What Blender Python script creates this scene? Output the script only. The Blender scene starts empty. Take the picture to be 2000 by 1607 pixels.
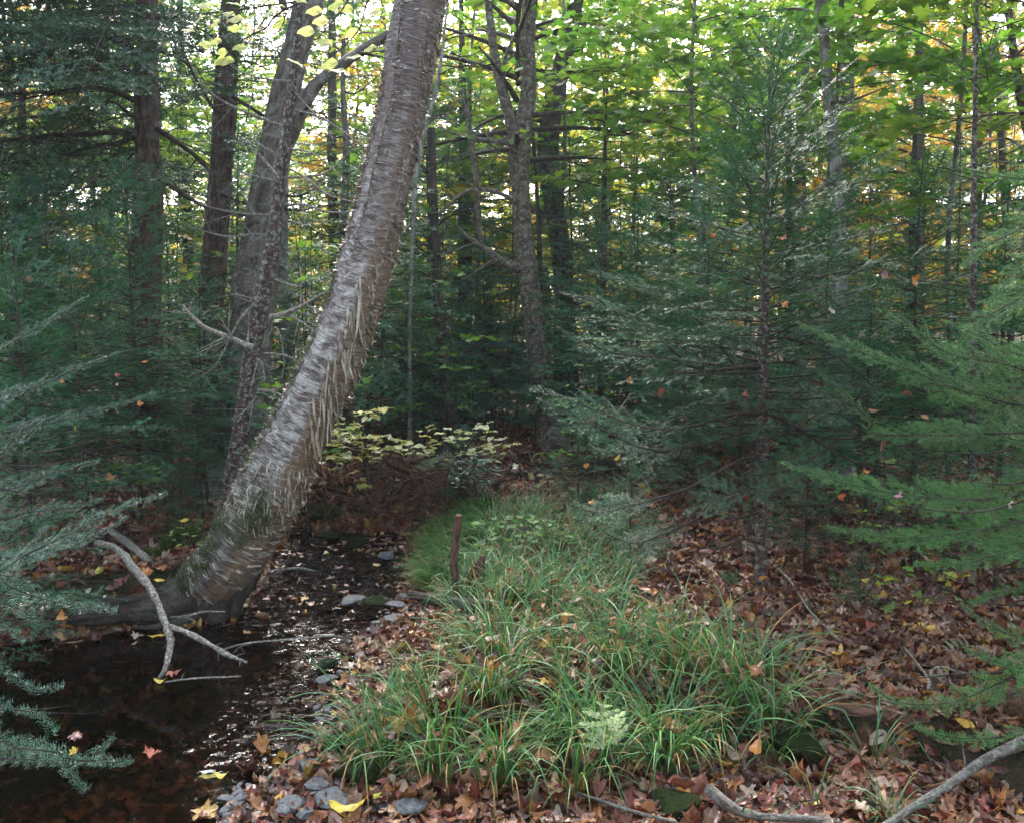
import bpy, math, random
import numpy as np
from mathutils import Vector

# ---------------------------------------------------------------- camera, world, sun, exposure
SC = bpy.context.scene
F = 1732.0; CW, CH = 2000.0, 1607.0; CAMZ = 1.6
PITCH = math.atan((803.5 - 640.0) / F)
cam_data = bpy.data.cameras.new("camera"); cam = bpy.data.objects.new("camera", cam_data)
SC.collection.objects.link(cam); SC.camera = cam
cam.location = (0, 0, CAMZ); cam.rotation_euler = (math.pi / 2 - PITCH, 0, 0)
cam_data.sensor_width = 36.0; cam_data.lens = 36.0 * F / CW
cam_data.clip_start = 0.05; cam_data.clip_end = 600

SUN_EL, SUN_AZ = math.radians(43), math.radians(-10)      # azimuth measured from +Y towards +X
world = bpy.data.worlds.new("World"); SC.world = world; world.use_nodes = True
wn = world.node_tree.nodes; wl = world.node_tree.links
sky = wn.new("ShaderNodeTexSky"); sky.sky_type = 'NISHITA'; sky.sun_disc = False
sky.sun_elevation = SUN_EL; sky.sun_rotation = SUN_AZ; sky.dust_density = 4.0; sky.air_density = 1.0
hs = wn.new("ShaderNodeHueSaturation"); hs.inputs['Saturation'].default_value = 0.58
wl.new(sky.outputs[0], hs.inputs['Color']); wl.new(hs.outputs[0], wn['Background'].inputs[0])
wn['Background'].inputs[1].default_value = 0.15
sun_data = bpy.data.lights.new("sun", 'SUN'); sun = bpy.data.objects.new("sun", sun_data)
SC.collection.objects.link(sun)
sun_data.energy = 1.5; sun_data.angle = math.radians(20); sun_data.color = (1.0, 0.96, 0.9)
sdir = Vector((math.sin(SUN_AZ) * math.cos(SUN_EL), math.cos(SUN_AZ) * math.cos(SUN_EL), math.sin(SUN_EL)))
sun.rotation_euler = sdir.to_track_quat('Z', 'Y').to_euler()
SC.view_settings.view_transform = 'Standard'; SC.view_settings.look = 'None'
SC.view_settings.exposure = 2.8; SC.view_settings.gamma = 1.0
SC.render.engine = 'CYCLES'
cy = SC.cycles
cy.max_bounces = 6; cy.diffuse_bounces = 3; cy.glossy_bounces = 3; cy.transmission_bounces = 4
cy.transparent_max_bounces = 8; cy.caustics_reflective = False; cy.caustics_refractive = False
cy.sample_clamp_indirect = 6.0; cy.use_denoising = True
try: cy.denoiser = 'OPENIMAGEDENOISE'; cy.denoising_prefilter = 'NONE'
except Exception: pass
cy.use_adaptive_sampling = True; cy.adaptive_threshold = 0.008

# ---------------------------------------------------------------- projection helpers
CA, SA = math.cos(PITCH), math.sin(PITCH)
def ray(px, py):
    px = np.asarray(px, float); py = np.asarray(py, float)
    x = (px - CW / 2) / F; y = (CH / 2 - py) / F
    return np.stack([x, CA + y * SA, -SA + y * CA], -1)
def P(px, py, Y):                       # point seen at a pixel at depth Y
    d = ray(px, py); t = np.asarray(Y, float) / d[..., 1]
    return d * t[..., None] + np.array([0, 0, CAMZ])
def G(px, py, z=0.0):                   # point seen at a pixel on height z
    d = ray(px, py); t = (z - CAMZ) / d[..., 2]
    return d * t[..., None] + np.array([0, 0, CAMZ])

# ---------------------------------------------------------------- noise
def _h(i, j, k, s):
    n = (i * 374761393 + j * 668265263 + k * 2147483647 + s * 1274126177) & 0xFFFFFFFF
    n = ((n ^ (n >> 13)) * 1274126177) & 0xFFFFFFFF
    return ((n ^ (n >> 16)) & 0xFFFF) / 65535.0
def vn(p, s=0):
    p = np.asarray(p, float)
    if p.shape[-1] == 2: p = np.concatenate([p, np.zeros(p.shape[:-1] + (1,))], -1)
    i = np.floor(p).astype(np.int64); f = p - i; f = f * f * (3 - 2 * f); r = 0
    for a in (0, 1):
        wa = f[..., 0] if a else 1 - f[..., 0]
        for b in (0, 1):
            wb = f[..., 1] if b else 1 - f[..., 1]
            for c in (0, 1):
                wc = f[..., 2] if c else 1 - f[..., 2]
                r = r + wa * wb * wc * _h(i[..., 0] + a, i[..., 1] + b, i[..., 2] + c, s)
    return r * 2 - 1
def fbm(p, o=3, s=0):
    r = 0; a = 1.0; p = np.asarray(p, float)
    for k in range(o): r = r + a * vn(p * 2 ** k, s + k); a *= .5
    return r
def sm(a, b, x):
    t = np.clip((x - a) / (b - a), 0, 1); return t * t * (3 - 2 * t)
def nrm(v): return v / np.maximum(np.linalg.norm(v, axis=-1, keepdims=True), 1e-9)

# ---------------------------------------------------------------- mesh collector
class Geo:
    def __init__(s): s.v = []; s.f = []; s.c = []; s.uv = []; s.n = 0
    def add(s, v, f, col=(1, 1, 1), uv=None, mat=0):
        v = np.asarray(v, np.float32).reshape(-1, 3); f = np.asarray(f, np.int64)
        if len(v) == 0 or len(f) == 0: return
        c = np.asarray(col, np.float32)
        if c.ndim == 1: c = np.broadcast_to(c, (len(v), 3))
        s.v.append(v); s.c.append(c.reshape(-1, 3))
        s.uv.append(np.zeros((len(v), 2), np.float32) if uv is None else np.asarray(uv, np.float32).reshape(-1, 2))
        s.f.append((f + s.n, mat)); s.n += len(v)
    def build(s, name, mats, parent=None, loc=None, smooth=True):
        if not isinstance(mats, (list, tuple)): mats = [mats]
        me = bpy.data.meshes.new(name)
        v = np.concatenate(s.v)
        off = np.zeros(3, np.float32)
        if parent is not None: off = np.array(WL.get(parent.name, (0, 0, 0)), np.float32)
        elif loc is not None: off = np.array(loc, np.float32)
        v = v - off
        me.vertices.add(len(v)); me.vertices.foreach_set("co", v.ravel())
        li = np.concatenate([f.ravel() for f, m in s.f]).astype(np.int32)
        tot = np.concatenate([np.full(len(f), f.shape[1]) for f, m in s.f]).astype(np.int32)
        mi = np.concatenate([np.full(len(f), m) for f, m in s.f]).astype(np.int32)
        me.loops.add(len(li)); me.loops.foreach_set("vertex_index", li)
        me.polygons.add(len(tot))
        me.polygons.foreach_set("loop_start", (np.cumsum(tot) - tot).astype(np.int32))
        me.polygons.foreach_set("loop_total", tot)
        me.polygons.foreach_set("material_index", mi)
        me.polygons.foreach_set("use_smooth", np.full(len(tot), bool(smooth)))
        ca = me.color_attributes.new("Col", 'BYTE_COLOR' if len(v) > 60000 else 'FLOAT_COLOR', 'POINT')
        c4 = np.ones((len(v), 4), np.float32); c4[:, :3] = np.clip(np.concatenate(s.c), 0, 1)
        ca.data.foreach_set("color", c4.ravel())
        uv = np.concatenate(s.uv)
        if np.any(uv):
            ul = me.uv_layers.new(name="UVMap"); ul.data.foreach_set("uv", uv[li].astype(np.float32).ravel())
        for m in mats: me.materials.append(m)
        me.update(calc_edges=True)
        o = bpy.data.objects.new(name, me); SC.collection.objects.link(o)
        o.location = Vector([float(a) for a in off]) if parent is None else (0, 0, 0)
        if parent is not None: o.parent = parent
        else: WL[o.name] = tuple(float(a) for a in off)
        return o
class Multi:                             # one Geo, and so one mesh object, per limb
    def __init__(s): s.l = []
    def new(s): s.l.append(Geo()); return s.l[-1]
    def build(s, name, mats, parent=None):
        return [g.build(name, mats, parent) for g in s.l]
WL = {}
def gp(px, py, lift=0.):                 # the ground point seen at a pixel
    z = 0.1
    for _ in range(14):
        q = G(px, py, z + lift); z = .5 * z + .5 * max(float(H(q[0], q[1])), 0.)
    return G(px, py, z + lift)
def thing(name, label, cat, loc=(0, 0, 0), group=None):
    o = bpy.data.objects.new(name, None); SC.collection.objects.link(o)
    o.empty_display_size = .1
    o.location = tuple(float(a) for a in loc); WL[o.name] = tuple(float(a) for a in loc)
    return tag(o, label, cat, group)
def tag(o, label, cat, group=None, kind=None):
    if label: o['label'] = label
    if cat: o['category'] = cat
    if group: o['group'] = group
    if kind: o['kind'] = kind
    return o
def copy_tree(o, loc, rz=0., sc=1., label=None, color=None, group=None, tilt=(0, 0)):
    c = o.copy(); SC.collection.objects.link(c)
    c.location = tuple(float(a) for a in loc); c.rotation_euler = (tilt[0], tilt[1], rz)
    c.scale = (sc, sc, sc) if np.isscalar(sc) else sc
    if label: c['label'] = label
    if group: c['group'] = group
    if color: c.color = color
    for ch in [x for x in o.children]:
        d = ch.copy(); SC.collection.objects.link(d); d.parent = c
        if color: d.color = color
    return c

# ---------------------------------------------------------------- materials
def NT(name):
    m = bpy.data.materials.new(name); m.use_nodes = True
    nt = m.node_tree; return m, nt.nodes, nt.links, nt.nodes['Principled BSDF'], nt.nodes['Material Output']
def mathn(N, L, op, a, b=None, clamp=False):
    n = N.new('ShaderNodeMath'); n.operation = op; n.use_clamp = clamp
    for i, x in enumerate((a, b)):
        if x is None: continue
        if isinstance(x, (int, float)): n.inputs[i].default_value = x
        else: L.new(x, n.inputs[i])
    return n.outputs[0]
def mixc(N, L, fac, a, b, mode='MIX'):
    n = N.new('ShaderNodeMix'); n.data_type = 'RGBA'; n.blend_type = mode
    for s, x in ((n.inputs[0], fac), (n.inputs[6], a), (n.inputs[7], b)):
        if isinstance(x, (int, float)): s.default_value = x
        elif isinstance(x, (tuple, list)): s.default_value = tuple(x) + ((1,) if len(x) == 3 else ())
        else: L.new(x, s)
    return n.outputs[2]
def noise(N, L, vec, scale, detail=3, rough=.6, dist=0.):
    n = N.new('ShaderNodeTexNoise'); n.inputs['Scale'].default_value = scale
    n.inputs['Detail'].default_value = detail; n.inputs['Roughness'].default_value = rough
    n.inputs['Distortion'].default_value = dist
    if vec is not None: L.new(vec, n.inputs['Vector'])
    return n.outputs['Fac']
def ramp(N, L, fac, pts):
    n = N.new('ShaderNodeValToRGB'); e = n.color_ramp.elements
    while len(e) < len(pts): e.new(.5)
    for i, (p, c) in enumerate(pts): e[i].position = p; e[i].color = tuple(c) + (1,) if len(c) == 3 else c
    L.new(fac, n.inputs[0]); return n.outputs[0]
def mapping(N, L, vec, sc):
    n = N.new('ShaderNodeMapping'); n.inputs['Scale'].default_value = sc; L.new(vec, n.inputs[0]); return n.outputs[0]
def colattr(N):
    n = N.new('ShaderNodeAttribute'); n.attribute_name = 'Col'; return n.outputs['Color']
def coord(N, which='Object'): return N.new('ShaderNodeTexCoord').outputs[which]

def foliage_mat(name, rough=.4, transl=.3, spec=.5, coat=0., veins=False, objcol=False, hueshift=True):
    m, N, L, B, O = NT(name)
    c = colattr(N)
    if objcol:
        oi = N.new('ShaderNodeObjectInfo'); c = mixc(N, L, 1.0, c, oi.outputs['Color'], 'MULTIPLY')
    if veins:
        uv = N.new('ShaderNodeUVMap'); uv.uv_map = 'UVMap'
        sx = N.new('ShaderNodeSeparateXYZ'); L.new(uv.outputs[0], sx.inputs[0])
        av = mathn(N, L, 'ABSOLUTE', sx.outputs[1])
        w = mathn(N, L, 'SINE', mathn(N, L, 'MULTIPLY', mathn(N, L, 'SUBTRACT', sx.outputs[0], mathn(N, L, 'MULTIPLY', av, .8)), 52.0))
        vv = mathn(N, L, 'POWER', mathn(N, L, 'ABSOLUTE', w), 5.0)
        mid = mathn(N, L, 'SUBTRACT', 1.0, mathn(N, L, 'MULTIPLY', av, 26.0), True)
        vt = mathn(N, L, 'MAXIMUM', mathn(N, L, 'MULTIPLY', vv, .35), mathn(N, L, 'MULTIPLY', mid, .8))
        sp = noise(N, L, coord(N), 90., 3)
        c = mixc(N, L, mathn(N, L, 'MULTIPLY', vt, .45), c, mixc(N, L, 1.0, c, (1.7, 1.6, 1.4), 'MULTIPLY'))
        c = mixc(N, L, ramp(N, L, sp, [(.42, (.0, .0, .0)), (.72, (.8, .8, .8))]), c, mixc(N, L, 1., c, (.45, .36, .32), 'MULTIPLY'))
        bp = N.new('ShaderNodeBump'); bp.inputs['Strength'].default_value = .5; bp.inputs['Distance'].default_value = .002
        L.new(mathn(N, L, 'ADD', vt, sp), bp.inputs['Height']); L.new(bp.outputs[0], B.inputs['Normal'])
    L.new(c, B.inputs['Base Color']); B.inputs['Roughness'].default_value = rough
    B.inputs['Specular IOR Level'].default_value = spec
    B.inputs['Coat Weight'].default_value = coat; B.inputs['Coat Roughness'].default_value = .2
    if transl > 0:
        t = N.new('ShaderNodeBsdfTranslucent'); L.new(mixc(N, L, 1., c, (1.25, 1.2, .7), 'MULTIPLY'), t.inputs[0])
        x = N.new('ShaderNodeMixShader'); x.inputs[0].default_value = transl
        L.new(B.outputs[0], x.inputs[1]); L.new(t.outputs[0], x.inputs[2]); L.new(x.outputs[0], O.inputs[0])
    return m

def bark_mat(name, c1, c2, lichen=(.2, .24, .2), lam=.3, stretch=(28, 5), bump=.012, green=0., rough=.85, spec=.25, ls=9.):
    m, N, L, B, O = NT(name)
    uv = N.new('ShaderNodeUVMap'); uv.uv_map = 'UVMap'
    v = mapping(N, L, uv.outputs[0], (stretch[0], stretch[1], 1))
    n1 = noise(N, L, v, 1.0, 5, .65, .6); n2 = noise(N, L, uv.outputs[0], ls, 5, .7, .4); n3 = noise(N, L, uv.outputs[0], 55., 4, .7)
    c = mixc(N, L, ramp(N, L, n1, [(.36, (0, 0, 0)), (.62, (1, 1, 1))]), c1, c2)
    c = mixc(N, L, ramp(N, L, n3, [(.3, (.55, .55, .55)), (.7, (1.3, 1.3, 1.3))]), c, c, 'MIX')
    c = mixc(N, L, 1.0, c, ramp(N, L, n3, [(.25, (.5, .5, .5)), (.75, (1., 1., 1.))]), 'MULTIPLY')
    f = ramp(N, L, mathn(N, L, 'ADD', mathn(N, L, 'MULTIPLY', n2, .7), mathn(N, L, 'MULTIPLY', n3, .3)), [(.5, (0, 0, 0)), (.58, (1, 1, 1))])
    c = mixc(N, L, mathn(N, L, 'MULTIPLY', f, lam), c, lichen)
    if green > 0:
        n4 = noise(N, L, uv.outputs[0], 4., 4, .7)
        c = mixc(N, L, mathn(N, L, 'MULTIPLY', ramp(N, L, n4, [(.5, (0, 0, 0)), (.6, (1, 1, 1))]), green), c, (.05, .09, .03))
    L.new(c, B.inputs['Base Color']); B.inputs['Roughness'].default_value = rough; B.inputs['Specular IOR Level'].default_value = spec
    bp = N.new('ShaderNodeBump'); bp.inputs['Strength'].default_value = 1.; bp.inputs['Distance'].default_value = bump
    L.new(mathn(N, L, 'ADD', n1, mathn(N, L, 'MULTIPLY', n3, .35)), bp.inputs['Height']); L.new(bp.outputs[0], B.inputs['Normal'])
    return m

M = {}
M['needle'] = foliage_mat('wet_fir_needles', .42, .28, .3, .03, objcol=True)
M['needle_wet'] = foliage_mat('wet_near_needles', .3, .15, .5, .55, objcol=True)
M['leaf'] = foliage_mat('green_leaf', .45, .55, .4, 0., objcol=True)
M['leaf_veined'] = foliage_mat('veined_live_leaf', .4, .4, .45, .1, veins=True)
M['litter'] = foliage_mat('dead_leaf', .42, .08, .5, .15, veins=True)
M['wet_litter'] = foliage_mat('wet_dead_leaf', .3, .05, .6, 1., veins=True)
M['wet_litter'].node_tree.nodes['Principled BSDF'].inputs['Coat Roughness'].default_value = .1
M['grass'] = foliage_mat('sedge_blade', .5, .28, .3, .0)
M['bark_red'] = bark_mat('reddish_fissured_bark', (.03, .02, .018), (.15, .095, .08), (.22, .23, .2), .35, (34, 4.5), .02)
M['bark_dark'] = bark_mat('dark_bark', (.02, .015, .014), (.085, .06, .055), (.15, .18, .16), .25, (30, 4), .015, .3)
M['bark_grey'] = bark_mat('grey_mottled_bark', (.045, .04, .036), (.2, .17, .155), (.27, .29, .27), .55, (16, 6), .014, .15)
M['bark_spruce'] = bark_mat('scaly_lichen_bark', (.035, .02, .02), (.13, .085, .08), (.3, .34, .32), .7, (26, 22), .01, ls=34.)
M['bark_pale'] = bark_mat('pale_grey_bark', (.14, .13, .12), (.34, .33, .32), (.42, .43, .42), .4, (12, 9), .008)
M['bark_center'] = bark_mat('mottled_brown_grey_bark', (.04, .032, .028), (.17, .135, .11), (.3, .3, .25), .6, (13, 9), .014, .15, ls=22.)
M['twig'] = bark_mat('twig_bark', (.02, .014, .012), (.07, .05, .045), (.16, .17, .16), .25, (60, 20), .003)
M['deadwood'] = bark_mat('pale_dead_branch', (.1, .085, .075), (.36, .33, .29), (.48, .5, .46), .6, (90, 60), .006, ls=60.)
M['stick'] = bark_mat('weathered_stick', (.05, .042, .04), (.22, .2, .19), (.3, .31, .28), .5, (60, 14), .005, ls=50.)
M['root'] = bark_mat('root_wood', (.04, .02, .015), (.2, .105, .08), (.16, .12, .1), .3, (60, 12), .004)

# ---------------------------------------------------------------- tubes
def catmull(p, n):
    p = np.asarray(p, float); k = len(p)
    if k == 2: return p[0] + (p[1] - p[0]) * np.linspace(0, 1, n)[:, None]
    q = np.concatenate([[2 * p[0] - p[1]], p, [2 * p[-1] - p[-2]]])
    t = np.linspace(0, k - 1 - 1e-6, n); i = t.astype(int); f = (t - i)[:, None]
    a, b, c, d = q[i], q[i + 1], q[i + 2], q[i + 3]
    return .5 * ((2 * b) + (c - a) * f + (2 * a - 5 * b + 4 * c - d) * f ** 2 + (3 * b - a - 3 * c + d) * f ** 3)
def tube(g, pts, rad, n=24, seg=12, disp=None, col=(1, 1, 1), mat=0, cap=True):
    """tapered tube along points; disp(u,v,pos)->radial offset, u = angle, v = metres along"""
    pr = catmull(np.concatenate([np.asarray(pts, float), np.asarray(rad, float)[:, None]], 1), n)
    c, r = pr[:, :3], np.maximum(pr[:, 3], .0004)
    t = nrm(np.gradient(c, axis=0))
    a = np.zeros_like(t); x = np.cross(t[0], [0, 1, 0.01]); x = x / np.linalg.norm(x)
    for i in range(n):
        x = x - t[i] * np.dot(x, t[i]); x = x / np.linalg.norm(x); a[i] = x
    b = np.cross(t, a)
    s = np.concatenate([[0], np.cumsum(np.linalg.norm(np.diff(c, axis=0), axis=1))])
    th = np.linspace(0, 2 * np.pi, seg + 1)
    T, S = np.meshgrid(th, s)
    out = a[:, None, :] * np.cos(T)[..., None] + b[:, None, :] * np.sin(T)[..., None]
    R = np.repeat(r[:, None], seg + 1, 1)
    if disp is not None:
        Tp = np.where(T >= 2 * np.pi - 1e-6, 0, T)
        R = R + disp(Tp, S, out * r[:, None, None])
    v = c[:, None, :] + out * R[..., None]
    uv = np.stack([T * float(np.mean(r)), S], -1)
    i, j = np.meshgrid(np.arange(n - 1), np.arange(seg), indexing='ij')
    w = seg + 1
    f = np.stack([i * w + j, i * w + j + 1, (i + 1) * w + j + 1, (i + 1) * w + j], -1).reshape(-1, 4)
    cc = col
    if callable(col): cc = col(T, S, out).reshape(-1, 3)
    g.add(v.reshape(-1, 3), f, cc, uv.reshape(-1, 2) + .001, mat)
    if cap:
        e = v[-1]; g.add(np.concatenate([e[:-1], [c[-1] + t[-1] * r[-1] * .5]]), np.array([[k, (k + 1) % seg, seg] for k in range(seg)]),
                         (1, 1, 1) if callable(col) else (np.asarray(col) if np.asarray(col).ndim == 1 else (1, 1, 1)), None, mat)
    return c, t, a, b, r, s
def rough_disp(amp, fu, fv, seed=0, octv=3):
    def d(T, S, o):
        q = np.stack([np.cos(T) * fu, np.sin(T) * fu, S * fv], -1)
        return amp * fbm(q, octv, seed)
    return d
def pxpath(pts, Y):
    """[(px,py,width px[,Y])] -> world points and radii"""
    o = []; r = []
    for q in pts:
        y = q[3] if len(q) > 3 else Y
        o.append(P(q[0], q[1], y)); r.append(q[2] / 2 / F * y)
    return np.array(o), np.array(r)

# ---------------------------------------------------------------- twig systems
class Tw:
    def __init__(s, p, d, n, L, b=None, r=None, c=None):
        s.p = np.asarray(p, float).reshape(-1, 3); k = len(s.p)
        s.d = nrm(np.asarray(d, float).reshape(-1, 3)); s.L = np.broadcast_to(np.asarray(L, float), (k,)).copy()
        n = np.broadcast_to(np.asarray(n, float), (k, 3)); s.n = nrm(n - s.d * np.sum(n * s.d, 1)[:, None])
        s.b = np.zeros((k, 3)) if b is None else np.broadcast_to(np.asarray(b, float), (k, 3)).copy()
        s.r = np.full(k, .003) if r is None else np.broadcast_to(np.asarray(r, float), (k,)).copy()
        s.c = np.full(k, .5) if c is None else np.broadcast_to(np.asarray(c, float), (k,)).copy()
    def at(s, i, t):
        L = s.L[i]; return s.p[i] + s.d[i] * t[:, None] + s.b[i] * (t * t / L)[:, None]
    def tan(s, i, t):
        return nrm(s.d[i] + s.b[i] * (2 * t / s.L[i])[:, None])
    def sub(s, m): return Tw(s.p[m], s.d[m], s.n[m], s.L[m], s.b[m], s.r[m], s.c[m])
def _spread(T, spacing, s0, rng):
    cnt = np.maximum(0, np.floor(T.L * (1 - s0) / spacing)).astype(int)
    idx = np.repeat(np.arange(len(cnt)), cnt); st = np.cumsum(cnt) - cnt
    k = np.arange(len(idx)) - st[idx]
    t = T.L[idx] * s0 + (k + rng.random(len(idx))) * spacing
    return idx, k, np.minimum(t, T.L[idx] * .999)
def kids(T, spacing, s0, ang, lf, rng, power=.8, jit=.15, sag=-.05, rf=.5, minL=.02, amax=12, front=.25, allround=False):
    idx, k, t = _spread(T, spacing, s0, rng); f = t / T.L[idx]
    tg = T.tan(idx, t); n = T.n[idx]; n = nrm(n - tg * np.sum(n * tg, 1)[:, None]); x = np.cross(n, tg)
    sd = np.where(k % 2 == 0, 1., -1.); a = np.radians(ang + rng.normal(0, 7, len(t)))
    u = rng.normal(0, jit, len(t))
    if allround:
        ph = rng.random(len(t)) * 6.283; side = x * np.cos(ph)[:, None] + n * np.sin(ph)[:, None]
    else: side = x * sd[:, None] + n * u[:, None]
    d = tg * np.cos(a)[:, None] + side * np.sin(a)[:, None]
    L = T.L[idx] * lf * (np.clip(1 - f, .03, 1) ** power) * rng.uniform(.65, 1.2, len(t)) * np.minimum(1, front + (f - s0) / max(.001, .3))
    m = L > minL
    nn = n + rng.normal(0, .18, n.shape)
    c = np.clip(T.c[idx] + rng.normal(0, .12, len(t)), 0, 1)
    return Tw(T.at(idx, t)[m], d[m], nn[m], L[m], np.stack([0 * L, 0 * L, sag * L], 1)[m], (T.r[idx] * rf * (1 - .5 * f))[m], c[m])
def needles(g, T, spacing, ln, wd, rng, cA, cB, ang=62, up=.12, s0=0., mat=0, tip=1.0, jit=.22):
    idx, k, t = _spread(T, spacing, s0, rng)
    if len(idx) == 0: return
    tg = T.tan(idx, t); n = T.n[idx]; n = nrm(n - tg * np.sum(n * tg, 1)[:, None]); x = np.cross(n, tg)
    sd = np.where(k % 2 == 0, 1., -1.)[:, None]; a = np.radians(ang + rng.normal(0, 9, len(t)))[:, None]
    d = nrm(tg * np.cos(a) + x * sd * np.sin(a) + n * (up + rng.normal(0, jit, len(t)))[:, None])
    nn = nrm(n + rng.normal(0, .3, n.shape)); w = nrm(np.cross(d, nn)) * (wd / 2)
    p = T.at(idx, t); l = (ln * rng.uniform(.75, 1.15, len(t)) * np.where(t / T.L[idx] > .9, .75, 1))[:, None]
    v = np.stack([p - w, p + w, p + d * l], 1).reshape(-1, 3)
    m = np.clip(T.c[idx] + rng.normal(0, .1, len(t)), 0, 1)[:, None]
    c = np.asarray(cA) * (1 - m) + np.asarray(cB) * m
    g.add(v, np.arange(len(v)).reshape(-1, 3), np.repeat(c, 3, 0), None, mat)
def wood(g, T, nseg, col=(1, 1, 1), mat=1, sides=3, tip=.25):
    k = len(T.L)
    if k == 0: return
    ts = np.linspace(0, 1, nseg + 1); vs = []
    i = np.arange(k)
    for q in ts:
        t = T.L * q; c = T.at(i, t); tg = T.tan(i, t); n = nrm(T.n - tg * np.sum(T.n * tg, 1)[:, None]); x = np.cross(n, tg)
        r = T.r * (1 - (1 - tip) * q)
        vs.append(np.stack([c + (x * math.cos(h) + n * math.sin(h)) * r[:, None] for h in np.arange(sides) * 2 * math.pi / sides], 1))
    v = np.stack(vs, 1); base = (i * (nseg + 1) * sides)[:, None, None]
    a = np.arange(nseg)[None, :, None] * sides; b = np.arange(sides)[None, None, :]; b2 = (b + 1) % sides
    f = np.stack([base + a + b, base + a + b2, base + a + sides + b2, base + a + sides + b], -1).reshape(-1, 4)
    uv = np.zeros((k, nseg + 1, sides, 2)); uv[..., 0] = b * .01 + (i * .137 % 3)[:, None, None]; uv[..., 1] = ts[None, :, None] * T.L[:, None, None]
    g.add(v.reshape(-1, 3), f, col, uv.reshape(-1, 2) + .001, mat)

# ---------------------------------------------------------------- leaves
def tmpl_star(pts, cup=0., curl=0., seed=0):
    """leaf along +X (stem at 0), in the XY plane; returns verts, tris, uv"""
    o = np.array(pts, float); c = np.array([[.45, 0]])
    q = np.concatenate([c, o]); z = cup * (q[:, 1] ** 2) * 1.6 + curl * (q[:, 0] - .4) ** 2
    if seed:
        r = np.random.default_rng(seed); z = z + r.normal(0, .035, len(z)) * (abs(cup) + abs(curl) + .3)
    v = np.stack([q[:, 0], q[:, 1], z], 1); n = len(o)
    f = np.array([[0, 1 + i, 1 + (i + 1) % n] for i in range(n)])
    return v, f, q
def mirror(h): return h + [(x, -y) for x, y in reversed(h) if y > 1e-6]
MAPLE = mirror([(0, 0), (.02, .2), (-.04, .42), (.14, .34), (.2, .3), (.26, .5), (.36, .58), (.44, .5), (.42, .28), (.55, .22), (.64, .33), (.72, .2), (.84, .14), (1, 0)])
MAPLE_S = mirror([(0, 0), (-.02, .38), (.2, .28), (.4, .56), (.45, .24), (.68, .3), (1, 0)])
OVATE = mirror([(0, 0), (.06, .14), (.2, .27), (.4, .33), (.6, .29), (.8, .17), (.92, .07), (1, 0)])
OVATE_S = mirror([(0, 0), (.15, .24), (.42, .34), (.72, .22), (1, 0)])
LONG = mirror([(0, 0), (.1, .1), (.35, .19), (.65, .17), (.88, .08), (1, 0)])
def rolled(pts, fold, curl, seed):
    """a leaf with its midrib as an edge, folded and curled: outline strip both sides of a midrib"""
    h = [p for p in pts if p[1] >= -1e-9]; xs = np.array([p[0] for p in h]); ys = np.array([p[1] for p in h]); n = len(h)
    rr = np.random.default_rng(seed)
    m = np.stack([np.linspace(0, 1, n), np.zeros(n)], 1)
    up = np.stack([xs, ys], 1); lo = np.stack([xs, -ys], 1)
    q = np.concatenate([m, (m + up) / 2 * [1, 1], up, (m + lo) / 2, lo])
    z = fold * np.abs(q[:, 1]) ** 1.3 + curl * (q[:, 0] - .5) ** 2 * 1.2 + rr.normal(0, .03, len(q)) + .06 * np.sin(q[:, 0] * 9 + seed) * np.abs(q[:, 1]) * 4
    v = np.stack([q[:, 0], q[:, 1] * (1 - .25 * abs(fold)), z], 1); f = []
    for a in range(n - 1):
        for (s, t) in ((0, n), (n, 2 * n), (3 * n, 0), (4 * n, 3 * n)):
            f.append([s + a, s + a + 1, t + a + 1]); f.append([s + a, t + a + 1, t + a])
    return v, np.array(f), q
LIT = [rolled(MAPLE, f, c, s) for s, (f, c) in enumerate([(.25, .5), (-.4, .8), (.6, -.5), (.1, .25), (-.7, .4), (.8, 1.)], 1)] + \
      [rolled(OVATE, f, c, s) for s, (f, c) in enumerate([(.3, .4), (-.5, .7), (.9, .6), (.1, -.3), (-.8, -.4), (.2, 1.)], 11)] + \
      [rolled(LONG, f, c, s) for s, (f, c) in enumerate([(.3, .4), (-.6, .6)], 21)]
FLATL = rolled(OVATE, .12, -.25, 31)
def basis(fwd, up):
    z = nrm(up); x = nrm(fwd - z * np.sum(fwd * z, 1)[:, None]); y = np.cross(z, x)
    return np.stack([x, y, z], 2)
def scatter(g, tp, pos, B, sc, col, mat=0):
    v, f, uv = tp; n = len(pos)
    if n == 0: return
    sc = np.broadcast_to(np.asarray(sc, float), (n,))
    V = pos[:, None, :] + np.einsum('nij,kj->nki', B, v) * sc[:, None, None]
    FF = (f[None] + (np.arange(n) * len(v))[:, None, None]).reshape(-1, f.shape[1])
    g.add(V.reshape(-1, 3), FF, np.repeat(np.asarray(col), len(v), 0), np.tile(uv, (n, 1)), mat)
def leaves_on(g, T, spacing, size, rng, tp, pal, s0=.1, droop=.25, mat=0, flat=.35, out=50):
    idx, k, t = _spread(T, spacing, s0, rng); n = len(t)
    if n == 0: return
    tg = T.tan(idx, t); x = np.cross(T.n[idx], tg); sd = np.where(k % 2 == 0, 1., -1.)[:, None]
    a = np.radians(out + rng.normal(0, 15, n))[:, None]
    d = tg * np.cos(a) + x * sd * np.sin(a); d[:, 2] -= droop * rng.random(n)
    up = np.array([0, 0, 1.]) + rng.normal(0, flat, (n, 3))
    pal = np.asarray(pal); ci = rng.integers(0, len(pal), n); c = pal[ci] * rng.uniform(.75, 1.25, (n, 1))
    p = T.at(idx, t) + d * size * .25
    scatter(g, tp, p, basis(d, up), size * rng.uniform(.65, 1.2, n), c, mat)
RNG = np.random.default_rng(7)
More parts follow.
